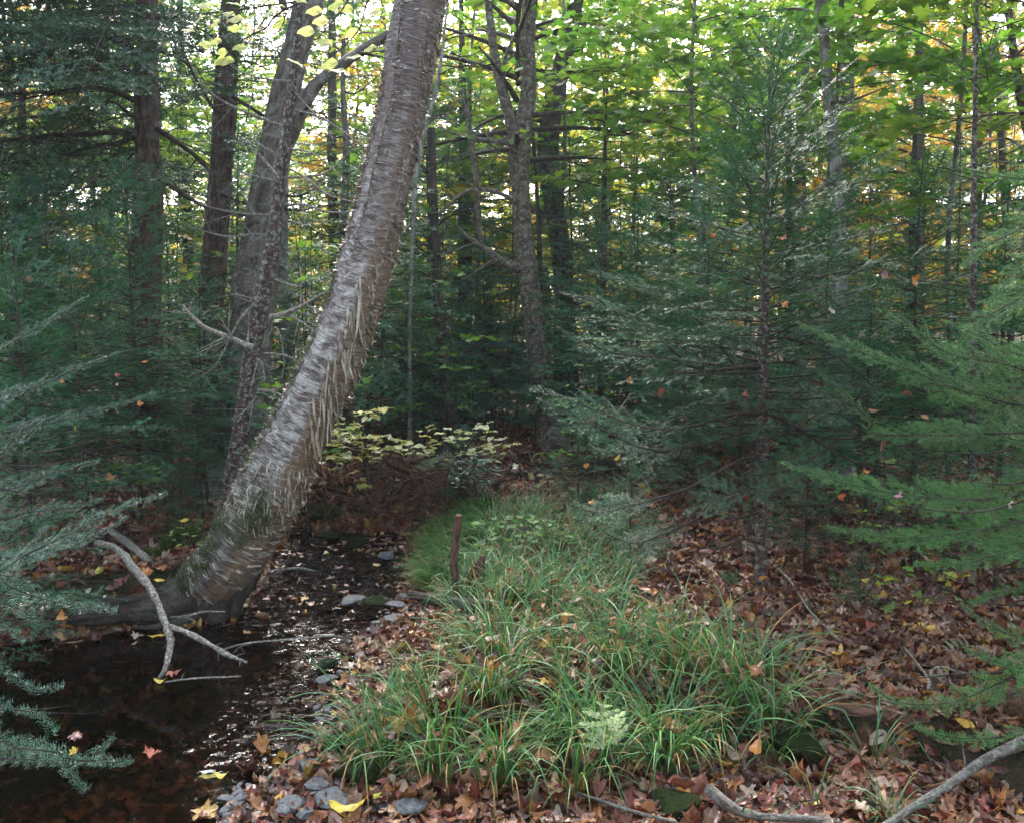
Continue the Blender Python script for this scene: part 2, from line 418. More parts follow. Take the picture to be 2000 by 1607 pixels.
# ---------------------------------------------------------------- terrain
WP = [(-900, 1607), (-700, 1300), (-300, 1262), (0, 1262), (150, 1238), (300, 1216), (430, 1200), (470, 1150), (500, 1085), (560, 1045), (620, 1028),
      (700, 1026), (830, 1026), (815, 1060), (800, 1105), (800, 1150), (785, 1195), (745, 1245), (705, 1300), (675, 1370), (650, 1430), (580, 1490), (500, 1560), (440, 1610), (380, 1900), (100, 3000), (-1500, 3000)]
WPOLY = np.array([G(x, y, 0.0)[:2] for x, y in WP])
def sdf(x, y):
    p = np.stack([x, y], -1); d = np.full(x.shape, 1e9); ins = np.zeros(x.shape, bool); n = len(WPOLY)
    for i in range(n):
        a, b = WPOLY[i], WPOLY[(i + 1) % n]; e = b - a; w = p - a
        h = np.clip((w @ e) / (e @ e), 0, 1); q = w - h[..., None] * e
        d = np.minimum(d, np.sqrt((q ** 2).sum(-1)))
        c = (a[1] <= y) != (b[1] <= y)
        with np.errstate(divide='ignore', invalid='ignore'):
            xi = a[0] + (y - a[1]) / (e[1] if e[1] != 0 else 1e-9) * e[0]
        ins ^= c & (x < xi)
    return np.where(ins, -d, d)
def H(x, y):
    x = np.asarray(x, float); y = np.asarray(y, float)
    d = sdf(x, y) + .05 * vn(np.stack([x * 4, y * 4], -1), 3)
    steep = np.clip(sm(-1.0, -1.25, x) * sm(4.3, 4.6, y) + sm(6.85, 7.0, y) * sm(-.55, -.7, x), 0, 1)
    steep = np.clip(steep + sm(6.9, 7.15, y) * sm(-.2, -.5, x), 0, 1)
    wid = .75 * (1 - steep) + .14 * steep
    bank = .27 + .06 * sm(5, 8, y)
    ye = 3.22 + .08 * np.sin(x * 5) - .55 * sm(1.1, 1.9, x)
    right = .045 + .15 * sm(-.06, .1, y - ye) + .05 * sm(4, 6, y) + .10 * sm(6, 9, y)
    top = right * (1 - steep) + bank * steep
    n = fbm(np.stack([x, y], -1) * .9, 4, 5)
    n2 = fbm(np.stack([x, y], -1) * 5, 2, 9)
    out = .006 + top * sm(0, 1, d / wid) + (.05 * n + .018 * n2) * sm(.05, .5, d) * (.5 + .5 * sm(3, 5, y))
    riff = sm(4.6, 5.2, y) * sm(-1.3, -1.1, x)
    dep = .3 * (1 - riff) * sm(0, 1.1, -d) + riff * .085 * sm(0, .35, -d)
    inn = .006 - dep - .02 * sm(0, .1, -d) + .022 * n2 * (1 - .3 * riff)
    far = sm(14, 60, y) * 1.0 * (1 + .5 * vn(np.stack([x * .05, y * .05], -1), 2))
    return np.where(d > 0, out, inn) + far
def axis(segs):
    o = [segs[0][0]]
    for a, b, st in segs: o += list(np.arange(a + st, b + 1e-9, st))
    return np.array(o)
gx = axis([(-150, -30, 12), (-30, -12, 2), (-12, -4.4, .4), (-4.4, 4.4, .035), (4.4, 12, .4), (12, 30, 2), (30, 150, 12)])
gy = axis([(-14, 0, 2), (0, 1.6, .2), (1.6, 8.6, .035), (8.6, 14, .15), (14, 30, 1), (30, 200, 10)])
X, Y = np.meshgrid(gx, gy); Z = H(X, Y)
nx, ny = len(gx), len(gy)
ii, jj = np.meshgrid(np.arange(ny - 1), np.arange(nx - 1), indexing='ij')
gf = np.stack([ii * nx + jj, ii * nx + jj + 1, (ii + 1) * nx + jj + 1, (ii + 1) * nx + jj], -1).reshape(-1, 4)
gdx = np.gradient(Z, axis=1) / np.gradient(X, axis=1); gdy = np.gradient(Z, axis=0) / np.gradient(Y, axis=0)
slope = np.sqrt(gdx ** 2 + gdy ** 2)
moss = sm(.35, .9, slope) * sm(.02, .1, Z)
g = Geo(); g.add(np.stack([X, Y, Z], -1), gf, np.stack([moss, sm(.01, -.03, Z), 0 * Z], -1).reshape(-1, 3))
m, N, L, B, O = NT('forest_soil')
ca = N.new('ShaderNodeSeparateColor'); L.new(colattr(N), ca.inputs[0])
co = coord(N)
n1 = noise(N, L, co, 14., 6, .7); n2 = noise(N, L, co, 60., 4, .7); n3 = noise(N, L, co, 3., 4, .6)
c = ramp(N, L, n1, [(.3, (.012, .008, .006)), (.5, (.05, .025, .015)), (.62, (.10, .045, .022)), (.75, (.16, .09, .05))])
vo = N.new('ShaderNodeTexVoronoi'); vo.inputs['Scale'].default_value = 15; L.new(co, vo.inputs['Vector'])
lc = ramp(N, L, mathn(N, L, 'FRACT', mathn(N, L, 'MULTIPLY', vo.outputs['Distance'], 7.)), [(0, (.10, .035, .02)), (.4, (.2, .08, .035)), (.7, (.13, .07, .05)), (1, (.05, .02, .015))])
c = mixc(N, L, ramp(N, L, n3, [(.4, (.3, .3, .3)), (.6, (.8, .8, .8))]), c, lc)
c = mixc(N, L, mathn(N, L, 'MULTIPLY', ca.outputs[0], ramp(N, L, n1, [(.35, (.3, .3, .3)), (.6, (1, 1, 1))])), c, mixc(N, L, n2, (.012, .012, .006), (.035, .055, .014)))
c = mixc(N, L, mathn(N, L, 'MULTIPLY', ca.outputs[1], .75), c, (.02, .012, .008))
L.new(c, B.inputs['Base Color']); B.inputs['Roughness'].default_value = .75
bp = N.new('ShaderNodeBump'); bp.inputs['Distance'].default_value = .03; bp.inputs['Strength'].default_value = 1.
L.new(mathn(N, L, 'ADD', n1, n2), bp.inputs['Height']); L.new(bp.outputs[0], B.inputs['Normal'])
M['soil'] = m
o = g.build('ground', m, loc=(0, 0, 0)); tag(o, 'leaf strewn forest floor and stream bed', None, None, 'structure')

# ---------------------------------------------------------------- water
wx = axis([(-9, -3.4, .2), (-3.4, .4, .022), (.4, .8, .1)]); wy = axis([(-2, 2.2, .2), (2.2, 8.2, .03), (8.2, 8.6, .2)])
X, Y = np.meshgrid(wx, wy); nx, ny = len(wx), len(wy)
sd = sdf(X, Y)
rf = 1.0 * sm(4.4, 5.0, Y) * sm(-1.7, -1.3, X) + .42 * sm(.62, .25, -sd) * sm(2.9, 3.4, Y) * sm(-2.0, -1.1, X)
rf = np.clip(rf, 0.0, 1) 
q = np.stack([X * 9, Y * 16], -1)
Z = .003 * rf * fbm(q, 2, 31) + .0002 * vn(q * .3, 2)
ii, jj = np.meshgrid(np.arange(ny - 1), np.arange(nx - 1), indexing='ij')
gf = np.stack([ii * nx + jj, ii * nx + jj + 1, (ii + 1) * nx + jj + 1, (ii + 1) * nx + jj], -1).reshape(-1, 4)
g = Geo(); g.add(np.stack([X, Y, Z], -1), gf, np.stack([rf, rf, rf], -1).reshape(-1, 3))
m = bpy.data.materials.new('clear_brown_water'); m.use_nodes = True; N = m.node_tree.nodes; L = m.node_tree.links
N.remove(N['Principled BSDF']); O = N['Material Output']
tr = N.new('ShaderNodeBsdfTransparent'); tr.inputs[0].default_value = (.34, .24, .17, 1)
gl = N.new('ShaderNodeBsdfGlossy'); gl.inputs['Roughness'].default_value = .015
ca = N.new('ShaderNodeSeparateColor'); L.new(colattr(N), ca.inputs[0]); co = coord(N)
wv = noise(N, L, mapping(N, L, co, (1, 1.5, 1)), 11., 2., .42, .5)
bp = N.new('ShaderNodeBump'); bp.inputs['Distance'].default_value = .18
L.new(mathn(N, L, 'ADD', mathn(N, L, 'MULTIPLY', ca.outputs[0], .02), .012), gl.inputs['Roughness'])
L.new(mathn(N, L, 'ADD', mathn(N, L, 'MULTIPLY', ca.outputs[0], 1.), .006), bp.inputs['Strength']); L.new(wv, bp.inputs['Height'])
L.new(bp.outputs[0], gl.inputs['Normal'])
fr = N.new('ShaderNodeFresnel'); fr.inputs['IOR'].default_value = 1.33; L.new(bp.outputs[0], fr.inputs['Normal'])
x = N.new('ShaderNodeMixShader'); L.new(fr.outputs[0], x.inputs[0]); L.new(tr.outputs[0], x.inputs[1]); L.new(gl.outputs[0], x.inputs[2]); L.new(x.outputs[0], O.inputs[0])
o = g.build('water', m, loc=(0, 0, 0)); tag(o, 'still brown pool and rippling shallow stream', None, None, 'structure')

# ---------------------------------------------------------------- leaf litter
PAL = np.array([(.17, .05, .03), (.24, .085, .035), (.13, .045, .035), (.30, .13, .05), (.36, .2, .11), (.28, .19, .14), (.11, .055, .045),
                (.2, .11, .085), (.34, .25, .2), (.42, .17, .04), (.5, .3, .05), (.23, .06, .05), (.09, .035, .028)])
PW = np.array([14, 14, 12, 11, 8, 9, 10, 9, 5, 5, 2.2, 7, 7.]); PW /= PW.sum()
def litter(g, x, y, z, size, rng, flat=.3, pw=PW, tint=1.0, up=None):
    n = len(x); k = rng.choice(len(LIT), n, p=np.array([1, 1.2, 1.2, .5, 1.2, 1.2, 1.3, 1.4, 1.4, 1., 1.4, 1.4, 1.2, 1.2]) / 16.6); ci = rng.choice(len(PAL), n, p=pw)
    col = PAL[ci] * rng.uniform(.6, 1.25, (n, 1)) * tint
    th = rng.random(n) * 6.283; fwd = np.stack([np.cos(th), np.sin(th), rng.normal(0, .15, n)], 1)
    u = (np.array([0, 0, 1.]) if up is None else up) + rng.normal(0, flat, (n, 3))
    u[:, 2] *= np.where(rng.random(n) < .4, -1, 1)          # some lie upside down
    B = basis(fwd, u); B[:, :, 1] *= rng.uniform(.55, 1.1, (n, 1)); B[:, :, 2] *= rng.uniform(.3, 1.7, (n, 1)); sc = size * rng.uniform(.6, 1.25, n); p = np.stack([x, y, z], 1) - B[:, :, 0] * (sc * .5)[:, None]
    for i in range(len(LIT)):
        q = k == i; scatter(g, LIT[i], p[q], B[q], sc[q], col[q])
def land_pts(n, x0, x1, y0, y1, rng, wt=None, dmin=.0):
    x = rng.uniform(x0, x1, n); y = rng.uniform(y0, y1, n)
    k = np.abs(x) < y * .66 + .5; x, y = x[k], y[k]
    d = sdf(x, y); k = d > dmin; return x[k], y[k], d[k]
rng = np.random.default_rng(11)
g = Geo()
for (n, y0, y1, s) in ((34000, 2.2, 4.6, .075), (38000, 4.6, 7.5, .085), (30000, 7.5, 12, .10), (16000, 12, 22, .15)):
    x, y, d = land_pts(n, -y1 * .66 - .5, y1 * .66 + .5, y0, y1, rng, dmin=.0)
    z = H(x, y); e = .04
    gxx = (H(x + e, y) - z) / e; gyy = (H(x, y + e) - z) / e
    sl = np.sqrt(gxx ** 2 + gyy ** 2)
    keep = rng.random(len(x)) < np.where(sl > .9, .5, 1) * np.where(fbm(np.stack([x, y], 1) * 1.5, 2, 77) < -.55, .4, 1)
    x, y, z, gxx, gyy = x[keep], y[keep], z[keep], gxx[keep], gyy[keep]
    up = nrm(np.stack([-gxx, -gyy, np.ones_like(gxx)], 1))
    litter(g, x, y, z + rng.uniform(.004, .035, len(x)), s, rng, .28, up=up)
o = g.build('leaf_litter', M['litter'], loc=(0, 0, 0)); tag(o, 'russet and brown fallen leaves covering the forest floor', 'leaf litter', None, 'stuff')
# leaves on and under the water
g = Geo(); g2 = Geo()
n = 5200; x = rng.uniform(-3.2, .2, n); y = rng.uniform(2.4, 7.4, n); d = sdf(x, y); k = d < -.02; x, y, d = x[k], y[k], d[k]
pwb = PW * np.array([1, 1.5, .6, 2, 1, .4, .6, .4, .6, 2.5, 4, 1.5, .7]); pwb /= pwb.sum()
litter(g2, x, y, H(x, y) + rng.uniform(.004, .025, len(x)), .085, rng, .12, pw=pwb, tint=.7)
o = g2.build('sunken_leaves', M['litter'], loc=(0, 0, 0)); tag(o, 'sunken brown and yellow leaves on the stream bed under clear water', 'leaf litter', None, 'stuff')
n = 9000; x = rng.uniform(-3.0, .3, n); y = rng.uniform(2.6, 7.4, n); d = sdf(x, y); k = d < 0.02; x, y, d = x[k], y[k], d[k]
pr = sm(5.8, 6.5, y) * .8 * sm(-1.2, -1.0, x) + sm(.10, .0, -d) * .4 * sm(-1.8, -1.2, x) + .16 * sm(4.4, 5, y) + .004
k = rng.random(len(x)) < pr * .62; x, y = x[k], y[k]
litter(g, x, y, np.full(len(x), .006) + rng.uniform(0, .012, len(x)), .055, rng, .07, pw=pwb, tint=1.1)
o = g.build('floating_leaves', M['wet_litter'], loc=(0, 0, 0)); tag(o, 'small fallen leaves floating on the shallow stream and along its edge', 'leaf litter', None, 'stuff')

# ---------------------------------------------------------------- rocks
m, N, L, B, O = NT('slate_rock')
co = coord(N); ca = N.new('ShaderNodeSeparateColor'); L.new(colattr(N), ca.inputs[0])
n1 = noise(N, L, co, 12, 6, .7); n2 = noise(N, L, co, 45, 5, .75)
c = ramp(N, L, n2, [(.3, (.035, .04, .05)), (.55, (.11, .12, .14)), (.75, (.22, .23, .25))])
ge = N.new('ShaderNodeNewGeometry'); sx = N.new('ShaderNodeSeparateXYZ'); L.new(ge.outputs['Normal'], sx.inputs[0])
mf = ramp(N, L, mathn(N, L, 'ADD', mathn(N, L, 'MULTIPLY', n1, .8), mathn(N, L, 'MULTIPLY', ca.outputs[1], .45)), [(.55, (0, 0, 0)), (.66, (1, 1, 1))])
c = mixc(N, L, mf, c, mixc(N, L, n2, (.006, .009, .004), (.03, .045, .016)))  # moss colour taken near black, painting in the shade on the boulders
L.new(c, B.inputs['Base Color']); L.new(mathn(N, L, 'ADD', mathn(N, L, 'MULTIPLY', mf, .5), .42), B.inputs['Roughness'])
L.new(mathn(N, L, 'SUBTRACT', .5, mathn(N, L, 'MULTIPLY', mf, .45)), B.inputs['Specular IOR Level'])
bp = N.new('ShaderNodeBump'); bp.inputs['Distance'].default_value = .012; L.new(mathn(N, L, 'ADD', n1, n2), bp.inputs['Height']); L.new(bp.outputs[0], B.inputs['Normal'])
M['rock'] = m
def rock_mesh(sx_, sy_, sz_, seed, mossy, c=(0, 0, 0), rz=0., g=None, flat=.6, sub=4):
    import bmesh
    bm = bmesh.new(); bmesh.ops.create_icosphere(bm, subdivisions=sub, radius=1.0)
    v = np.array([q.co[:] for q in bm.verts]); f = np.array([[a.index for a in q.verts] for q in bm.faces]); bm.free()
    r = np.random.default_rng(seed)
    for _ in range(11):                                   # chisel facets
        n = nrm(r.normal(0, 1, 3)); h = r.uniform(.45, .8); s = v @ n; v = v - n[None] * np.maximum(0, s - h)[:, None] * .93
    v[:, 2] = np.sign(v[:, 2]) * np.minimum(np.abs(v[:, 2]), flat + .06 * vn(v * 2, seed))
    v = v + nrm(v) * (.05 * fbm(v * 2.2 + seed, 3, seed))[:, None]
    v = v * [sx_, sy_, sz_]; a, b = math.cos(rz), math.sin(rz)
    v = np.stack([v[:, 0] * a - v[:, 1] * b, v[:, 0] * b + v[:, 1] * a, v[:, 2]], 1) + np.asarray(c)
    g = g or Geo(); g.add(v, f, (1, mossy, 1)); return g
ROCKS = [  # px, py, width px, depth ratio, height ratio, moss, rot, label
    (705, 1522, 150, .5, .38, .75, -.25, 'long grey slate slab with green moss patches at the edge of the grass'),
    (800, 1583, 78, .6, .3, .1, -.5, 'angular blue grey slate lying in the leaves below the moss patched slab'),
    (622, 1540, 62, .7, .4, .15, .4, 'bluish grey stone just left of the moss patched slab'),
    (600, 1508, 60, .8, .5, .05, .2, 'dark wet stone at the pool corner beside the white leaf'),
    (655, 1462, 62, .7, .5, .9, .1, 'small green mossy stone at the water edge behind the slate slab'),
    (748, 1482, 78, .6, .8, 1., .2, 'dark mossy boulder half hidden under the left end of the sedge'),
    (985, 1490, 90, .6, .8, 1., 0, 'dark mossy boulder under the middle of the sedge'),
    (1325, 1588, 130, .6, .45, 1., .1, 'wide mossy boulder with black painted shade at the bottom beside the birch stick'),
    (1555, 1478, 130, .7, .8, 1., .1, 'black mossy boulder between the leaves right of the sedge'),
    (645, 1053, 56, .7, .5, .8, .1, 'mossy stone in the leafy shallows below the overhanging bank'),
    (700, 1066, 52, .7, .45, .9, .3, 'second mossy stone in the leafy shallows nearer the birch trunk'),
    (755, 1090, 46, .7, .4, 0, .5, 'flat grey stone in the leafy stream above the riffle'),
    (735, 1182, 62, .6, .3, .7, .5, 'greenish tilted stone on the right edge of the riffle'),
    (775, 1187, 50, .6, .3, .1, -.3, 'small grey slate lying against the greenish tilted stone'),
    (765, 1215, 66, .5, .22, 0, -.2, 'thin dark slate plate lying on the leafy shore'),
    (640, 1305, 52, .6, .4, .6, .1, 'small mossy stone in the sparkling shallows'),
    (640, 1335, 46, .6, .4, .1, .3, 'rounded bluish stone at the shore where the sedge starts'),
    (655, 1575, 90, .6, .35, .05, .3, 'flat lilac grey stone in the gravel at the bottom beside the big yellow leaf'),
    (560, 1585, 70, .7, .4, .0, .8, 'dark grey pebbly stone in the gravel at the bottom corner of the pool'),
    (600, 1600, 50, .7, .5, .0, .1, 'small blue grey stone at the very bottom edge of the photo'),
    (690, 1180, 60, .6, .3, .3, .1, 'low grey stone in the brightest part of the riffle'),
    (1135, 1505, 50, .7, .5, .5, .1, 'small dark stone showing between sedge and brown leaves'),
]
for i, (px, py, w, dr, hr, mo, rz, lb) in enumerate(ROCKS):
    c = gp(px, py, .01); s = w / 2 / F * c[1]
    g = rock_mesh(s, s * dr * 1.6, s * hr, 100 + i, mo, (c[0], c[1], c[2] + s * hr * .25 + .02), rz)
    o = g.build('rock', M['rock'], loc=c); tag(o, lb, 'rock')
g = Geo(); r = np.random.default_rng(5)
proto = [rock_mesh(1, .8, .5, 300 + i, .0, sub=2) for i in range(6)]
px = np.concatenate([r.uniform(440, 900, 260), r.uniform(560, 800, 160)]); py = np.concatenate([r.uniform(1500, 1640, 260), r.uniform(1060, 1400, 160)])
c = G(px, py, .03); d = sdf(c[:, 0], c[:, 1]); c = c[(d > -.12) & (d < .5)]; z = np.maximum(H(c[:, 0], c[:, 1]), -.02)
for i, pr in enumerate(proto):
    q = np.arange(len(c)) % 6 == i; n = q.sum(); th = r.random(n) * 6.28
    B = basis(np.stack([np.cos(th), np.sin(th), r.normal(0, .15, n)], 1), np.array([0, 0, 1.]) + r.normal(0, .2, (n, 3)))
    scatter(g, (pr.v[0], pr.f[0][0], np.zeros((len(pr.v[0]), 2))), np.stack([c[q, 0], c[q, 1], z[q] + .014], 1), B, r.uniform(.012, .045, n), np.tile([1., .0, 1.], (n, 1)))
o = g.build('gravel', M['rock'], loc=(0, 0, 0)); tag(o, 'grey slate gravel along the shore of the stream', 'gravel', None, 'stuff')
# ---------------------------------------------------------------- branches drawn as tapered tubes
def limb(g, pts, Y, rng, tw=0, seg=7, mat=0, knob=.12, twl=.35, rscale=.35, sag=0.05, n=None, col=(1, 1, 1), sub=True, minr=.0012):
    if isinstance(g, Multi): g = g.new()
    p, r = pxpath(pts, Y)
    k = n or max(8, 6 * len(p))
    c, t, a, b, rr, s = tube(g, p, np.maximum(r, minr), k, seg, rough_disp(float(np.mean(r)) * knob, 1.5, 18, int(rng.integers(99)), 2), col, mat)
    if tw > 0:
        j = rng.integers(int(k * .12), k - 1, tw); ph = rng.random(tw) * 6.283
        d = t[j] * rng.uniform(.3, .9, (tw, 1)) + a[j] * np.cos(ph)[:, None] + b[j] * np.sin(ph)[:, None]
        T = Tw(c[j], d, a[j], twl * rng.uniform(.3, 1.1, tw), np.array([0, 0, -sag]) + rng.normal(0, .05, (tw, 3)), np.maximum(rr[j] * rscale, .0014))
        wood(g, T, 4, col, mat, 4, .35)
        if sub:
            K = kids(T, .07, .15, 50, .5, rng, allround=True, sag=-.02, minL=.03, rf=.6); wood(g, K, 2, col, mat, 3, .4)
            return T, K
        return T, None
    return None, None
def trunk(name_g, pts, Y, seg, n, amp, mat=0, seed=0, fu=3., fv=1.2, flare=1.0):
    p, r = pxpath(pts, Y)
    b = np.array([[p[0][0] + (p[0][0] - p[1][0]) * .1, p[0][1], float(H(p[0][0], p[0][1])) - .15]])
    if p[0][2] > b[0][2] + .1: p = np.concatenate([b, p]); r = np.concatenate([[r[0] * (1.15 + .35 * flare)], r])
    return tube(name_g, p, r, n, seg, lambda T, S, o: amp * fbm(np.stack([np.cos(T) * fu, np.sin(T) * fu, S * fv], -1), 4, seed) + amp * 1.5 * vn(np.stack([np.cos(T) * 1.3, np.sin(T) * 1.3, S * .9], -1), seed + 5) +
                flare * float(r[1]) * .35 * np.exp(-S * 4.) * (1 + .8 * np.sin(T * 5 + seed)), mat=mat)

# ---------------------------------------------------------------- the leaning birch
BY = 4.85
bp_px = [(318, 1172, 58), (352, 1160, 96), (395, 1143, 118), (437, 1110, 128), (476, 1055, 130), (508, 998, 130), (538, 940, 126), (568, 880, 118), (600, 815, 110), (645, 715, 112), (682, 620, 104),
         (714, 520, 99), (741, 420, 98), (764, 310, 95), (786, 200, 92), (804, 100, 97), (820, 0, 93), (838, -130, 88), (862, -330, 80), (890, -600, 66), (915, -900, 50), (930, -1200, 34)]
bpts, brad = pxpath(bp_px, BY)
bpts[:, 1] += np.array([.10, .06, .03] + [0] * (len(bpts) - 3)) + np.linspace(0, .0, len(bpts))
BV = nrm(np.array([0, 0, CAMZ]) - np.array([-.8, BY, 1.6]))
def bdisp(T, S, o):
    q = np.stack([np.cos(T) * 2.2, np.sin(T) * 2.2, S * 2.2], -1)
    d = .012 * fbm(q, 3, 3)
    q2 = np.stack([np.cos(T) * 5, np.sin(T) * 5, S * 75], -1)
    d = d + .0028 * fbm(q2, 3, 8)
    w = .25 * vn(np.stack([S * 2.2, S * 0, S * 0], -1), 4) 
    for th0, s0, s1 in ((SEAM1, 2.1, 5.), (SEAM2, 1.3, 3.6)):
        dd = np.abs(((T - th0 - w + np.pi) % (2 * np.pi)) - np.pi)
        k = sm(s0, s0 + .4, S) * sm(s1, s1 - .4, S)
        d = d + k * (.013 * np.exp(-(dd / .11) ** 2) * (1 + .6 * vn(q2 * [1, 1, .4], 21)) - .012 * np.exp(-((dd - .0) / .035) ** 2))
    d = d + .05 * np.exp(-(S / .12) ** 2) * vn(np.stack([np.cos(T) * 3, np.sin(T) * 3, S * 4], -1), 12)
    return d
_c = catmull(bpts, 40); _t = nrm(_c[20] - _c[18])
_a = np.cross(nrm(_c[1] - _c[0]), [0, 1, .01]); _a = _a - _t * (_a @ _t); _a = nrm(_a); _b = np.cross(_t, _a)
THC = math.atan2(_b @ BV, _a @ BV)                        # angle that faces the camera
_rt = nrm(np.cross(_t, BV)); _rt = _rt if _rt[0] > 0 else -_rt
SG = 1.0 if ((_a * math.cos(THC + .5) + _b * math.sin(THC + .5)) @ _rt) > 0 else -1.0   # sign of theta towards image right
SEAM1 = THC - SG * .38; SEAM2 = THC + SG * .75
BARK = {}
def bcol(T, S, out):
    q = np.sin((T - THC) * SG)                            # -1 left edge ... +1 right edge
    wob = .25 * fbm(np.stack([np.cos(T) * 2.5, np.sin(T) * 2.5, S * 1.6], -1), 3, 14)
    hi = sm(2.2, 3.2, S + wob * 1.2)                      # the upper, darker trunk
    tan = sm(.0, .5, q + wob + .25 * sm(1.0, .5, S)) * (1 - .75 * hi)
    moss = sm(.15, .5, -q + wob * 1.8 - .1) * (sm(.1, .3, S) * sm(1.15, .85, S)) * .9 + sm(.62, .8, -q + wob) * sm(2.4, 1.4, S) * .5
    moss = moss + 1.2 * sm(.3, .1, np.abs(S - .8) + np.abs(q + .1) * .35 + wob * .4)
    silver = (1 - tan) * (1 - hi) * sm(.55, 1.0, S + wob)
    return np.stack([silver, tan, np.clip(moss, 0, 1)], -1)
m, N, L, B, O = NT('birch_bark')
uv = N.new('ShaderNodeUVMap'); uv.uv_map = 'UVMap'; ca = N.new('ShaderNodeSeparateColor'); L.new(colattr(N), ca.inputs[0])
s1 = noise(N, L, mapping(N, L, uv.outputs[0], (9, 150, 1)), 1., 4, .65, .3)
s2 = noise(N, L, mapping(N, L, uv.outputs[0], (22, 420, 1)), 1., 3, .6, .2)
s3 = noise(N, L, mapping(N, L, uv.outputs[0], (9, 15, 1)), 1., 6, .72, .5)
s4 = noise(N, L, mapping(N, L, uv.outputs[0], (70, 10, 1)), 1., 4, .65, .5)
dk = ramp(N, L, s1, [(.35, (.03, .022, .022)), (.5, (.10, .072, .072)), (.62, (.19, .15, .155)), (.75, (.42, .38, .39))])
sv = ramp(N, L, s1, [(.33, (.08, .06, .055)), (.44, (.42, .39, .39)), (.58, (.56, .54, .56)), (.8, (.72, .71, .72))])
tn = ramp(N, L, s1, [(.3, (.07, .04, .026)), (.46, (.24, .15, .095)), (.75, (.36, .25, .17))])
silm = mathn(N, L, 'MULTIPLY', ca.outputs[0], ramp(N, L, s3, [(.43, (.03, .03, .03)), (.55, (.95, .95, .95))]))
c = mixc(N, L, silm, dk, sv); c = mixc(N, L, mathn(N, L, 'MULTIPLY', ca.outputs[1], ramp(N, L, s3, [(.3, (1, 1, 1)), (.65, (.45, .45, .45))])), c, tn)
c = mixc(N, L, ramp(N, L, s2, [(.565, (0, 0, 0)), (.62, (.9, .9, .9))]), c, (.025, .018, .016))
c = mixc(N, L, mathn(N, L, 'MULTIPLY', ca.outputs[2], ramp(N, L, s4, [(.4, (0, 0, 0)), (.55, (1, 1, 1))])), c, mixc(N, L, s3, (.015, .02, .008), (.08, .12, .05)))
L.new(c, B.inputs['Base Color']); B.inputs['Roughness'].default_value = .42; B.inputs['Specular IOR Level'].default_value = .5
bpn = N.new('ShaderNodeBump'); bpn.inputs['Distance'].default_value = .006; bpn.inputs['Strength'].default_value = .9
L.new(mathn(N, L, 'ADD', s1, mathn(N, L, 'ADD', s3, s4)), bpn.inputs['Height']); L.new(bpn.outputs[0], B.inputs['Normal'])
M['birch'] = m
m, N, L, B, O = NT('curled_birch_bark')
uv = N.new('ShaderNodeUVMap'); uv.uv_map = 'UVMap'
s1 = noise(N, L, mapping(N, L, uv.outputs[0], (30, 300, 1)), 1., 3, .6)
c = mixc(N, L, 1., colattr(N), ramp(N, L, s1, [(.35, (.35, .3, .28)), (.5, (1, 1, 1))]), 'MULTIPLY')
L.new(c, B.inputs['Base Color']); B.inputs['Roughness'].default_value = .45
tr_ = N.new('ShaderNodeBsdfTranslucent'); L.new(c, tr_.inputs[0]); x = N.new('ShaderNodeMixShader'); x.inputs[0].default_value = .15
L.new(B.outputs[0], x.inputs[1]); L.new(tr_.outputs[0], x.inputs[2]); L.new(x.outputs[0], O.inputs[0])
M['curl'] = m
rng = np.random.default_rng(21)
birch = thing('birch_tree', 'thick leaning birch with curling silver peeling bark, bending over the pool', 'tree', bpts[1] * [1, 1, 0] + [0, 0, .1])
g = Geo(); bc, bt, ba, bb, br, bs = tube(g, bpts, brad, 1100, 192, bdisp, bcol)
g.build('trunk', M['birch'], birch)
def bsurf(th, s):
    f = lambda A: np.stack([np.interp(s, bs, A[:, k]) for k in range(3)], -1)
    c, t = f(bc), nrm(f(bt)); a = f(ba); a = nrm(a - t * np.sum(a * t, -1, keepdims=True)); b = np.cross(t, a)
    r = np.interp(s, bs, br) + bdisp(np.mod(th, 2 * np.pi), s, None)
    o = a * np.cos(th)[..., None] + b * np.sin(th)[..., None]; q = np.cross(t, o)
    return c + o * r[..., None], o, t, q, r
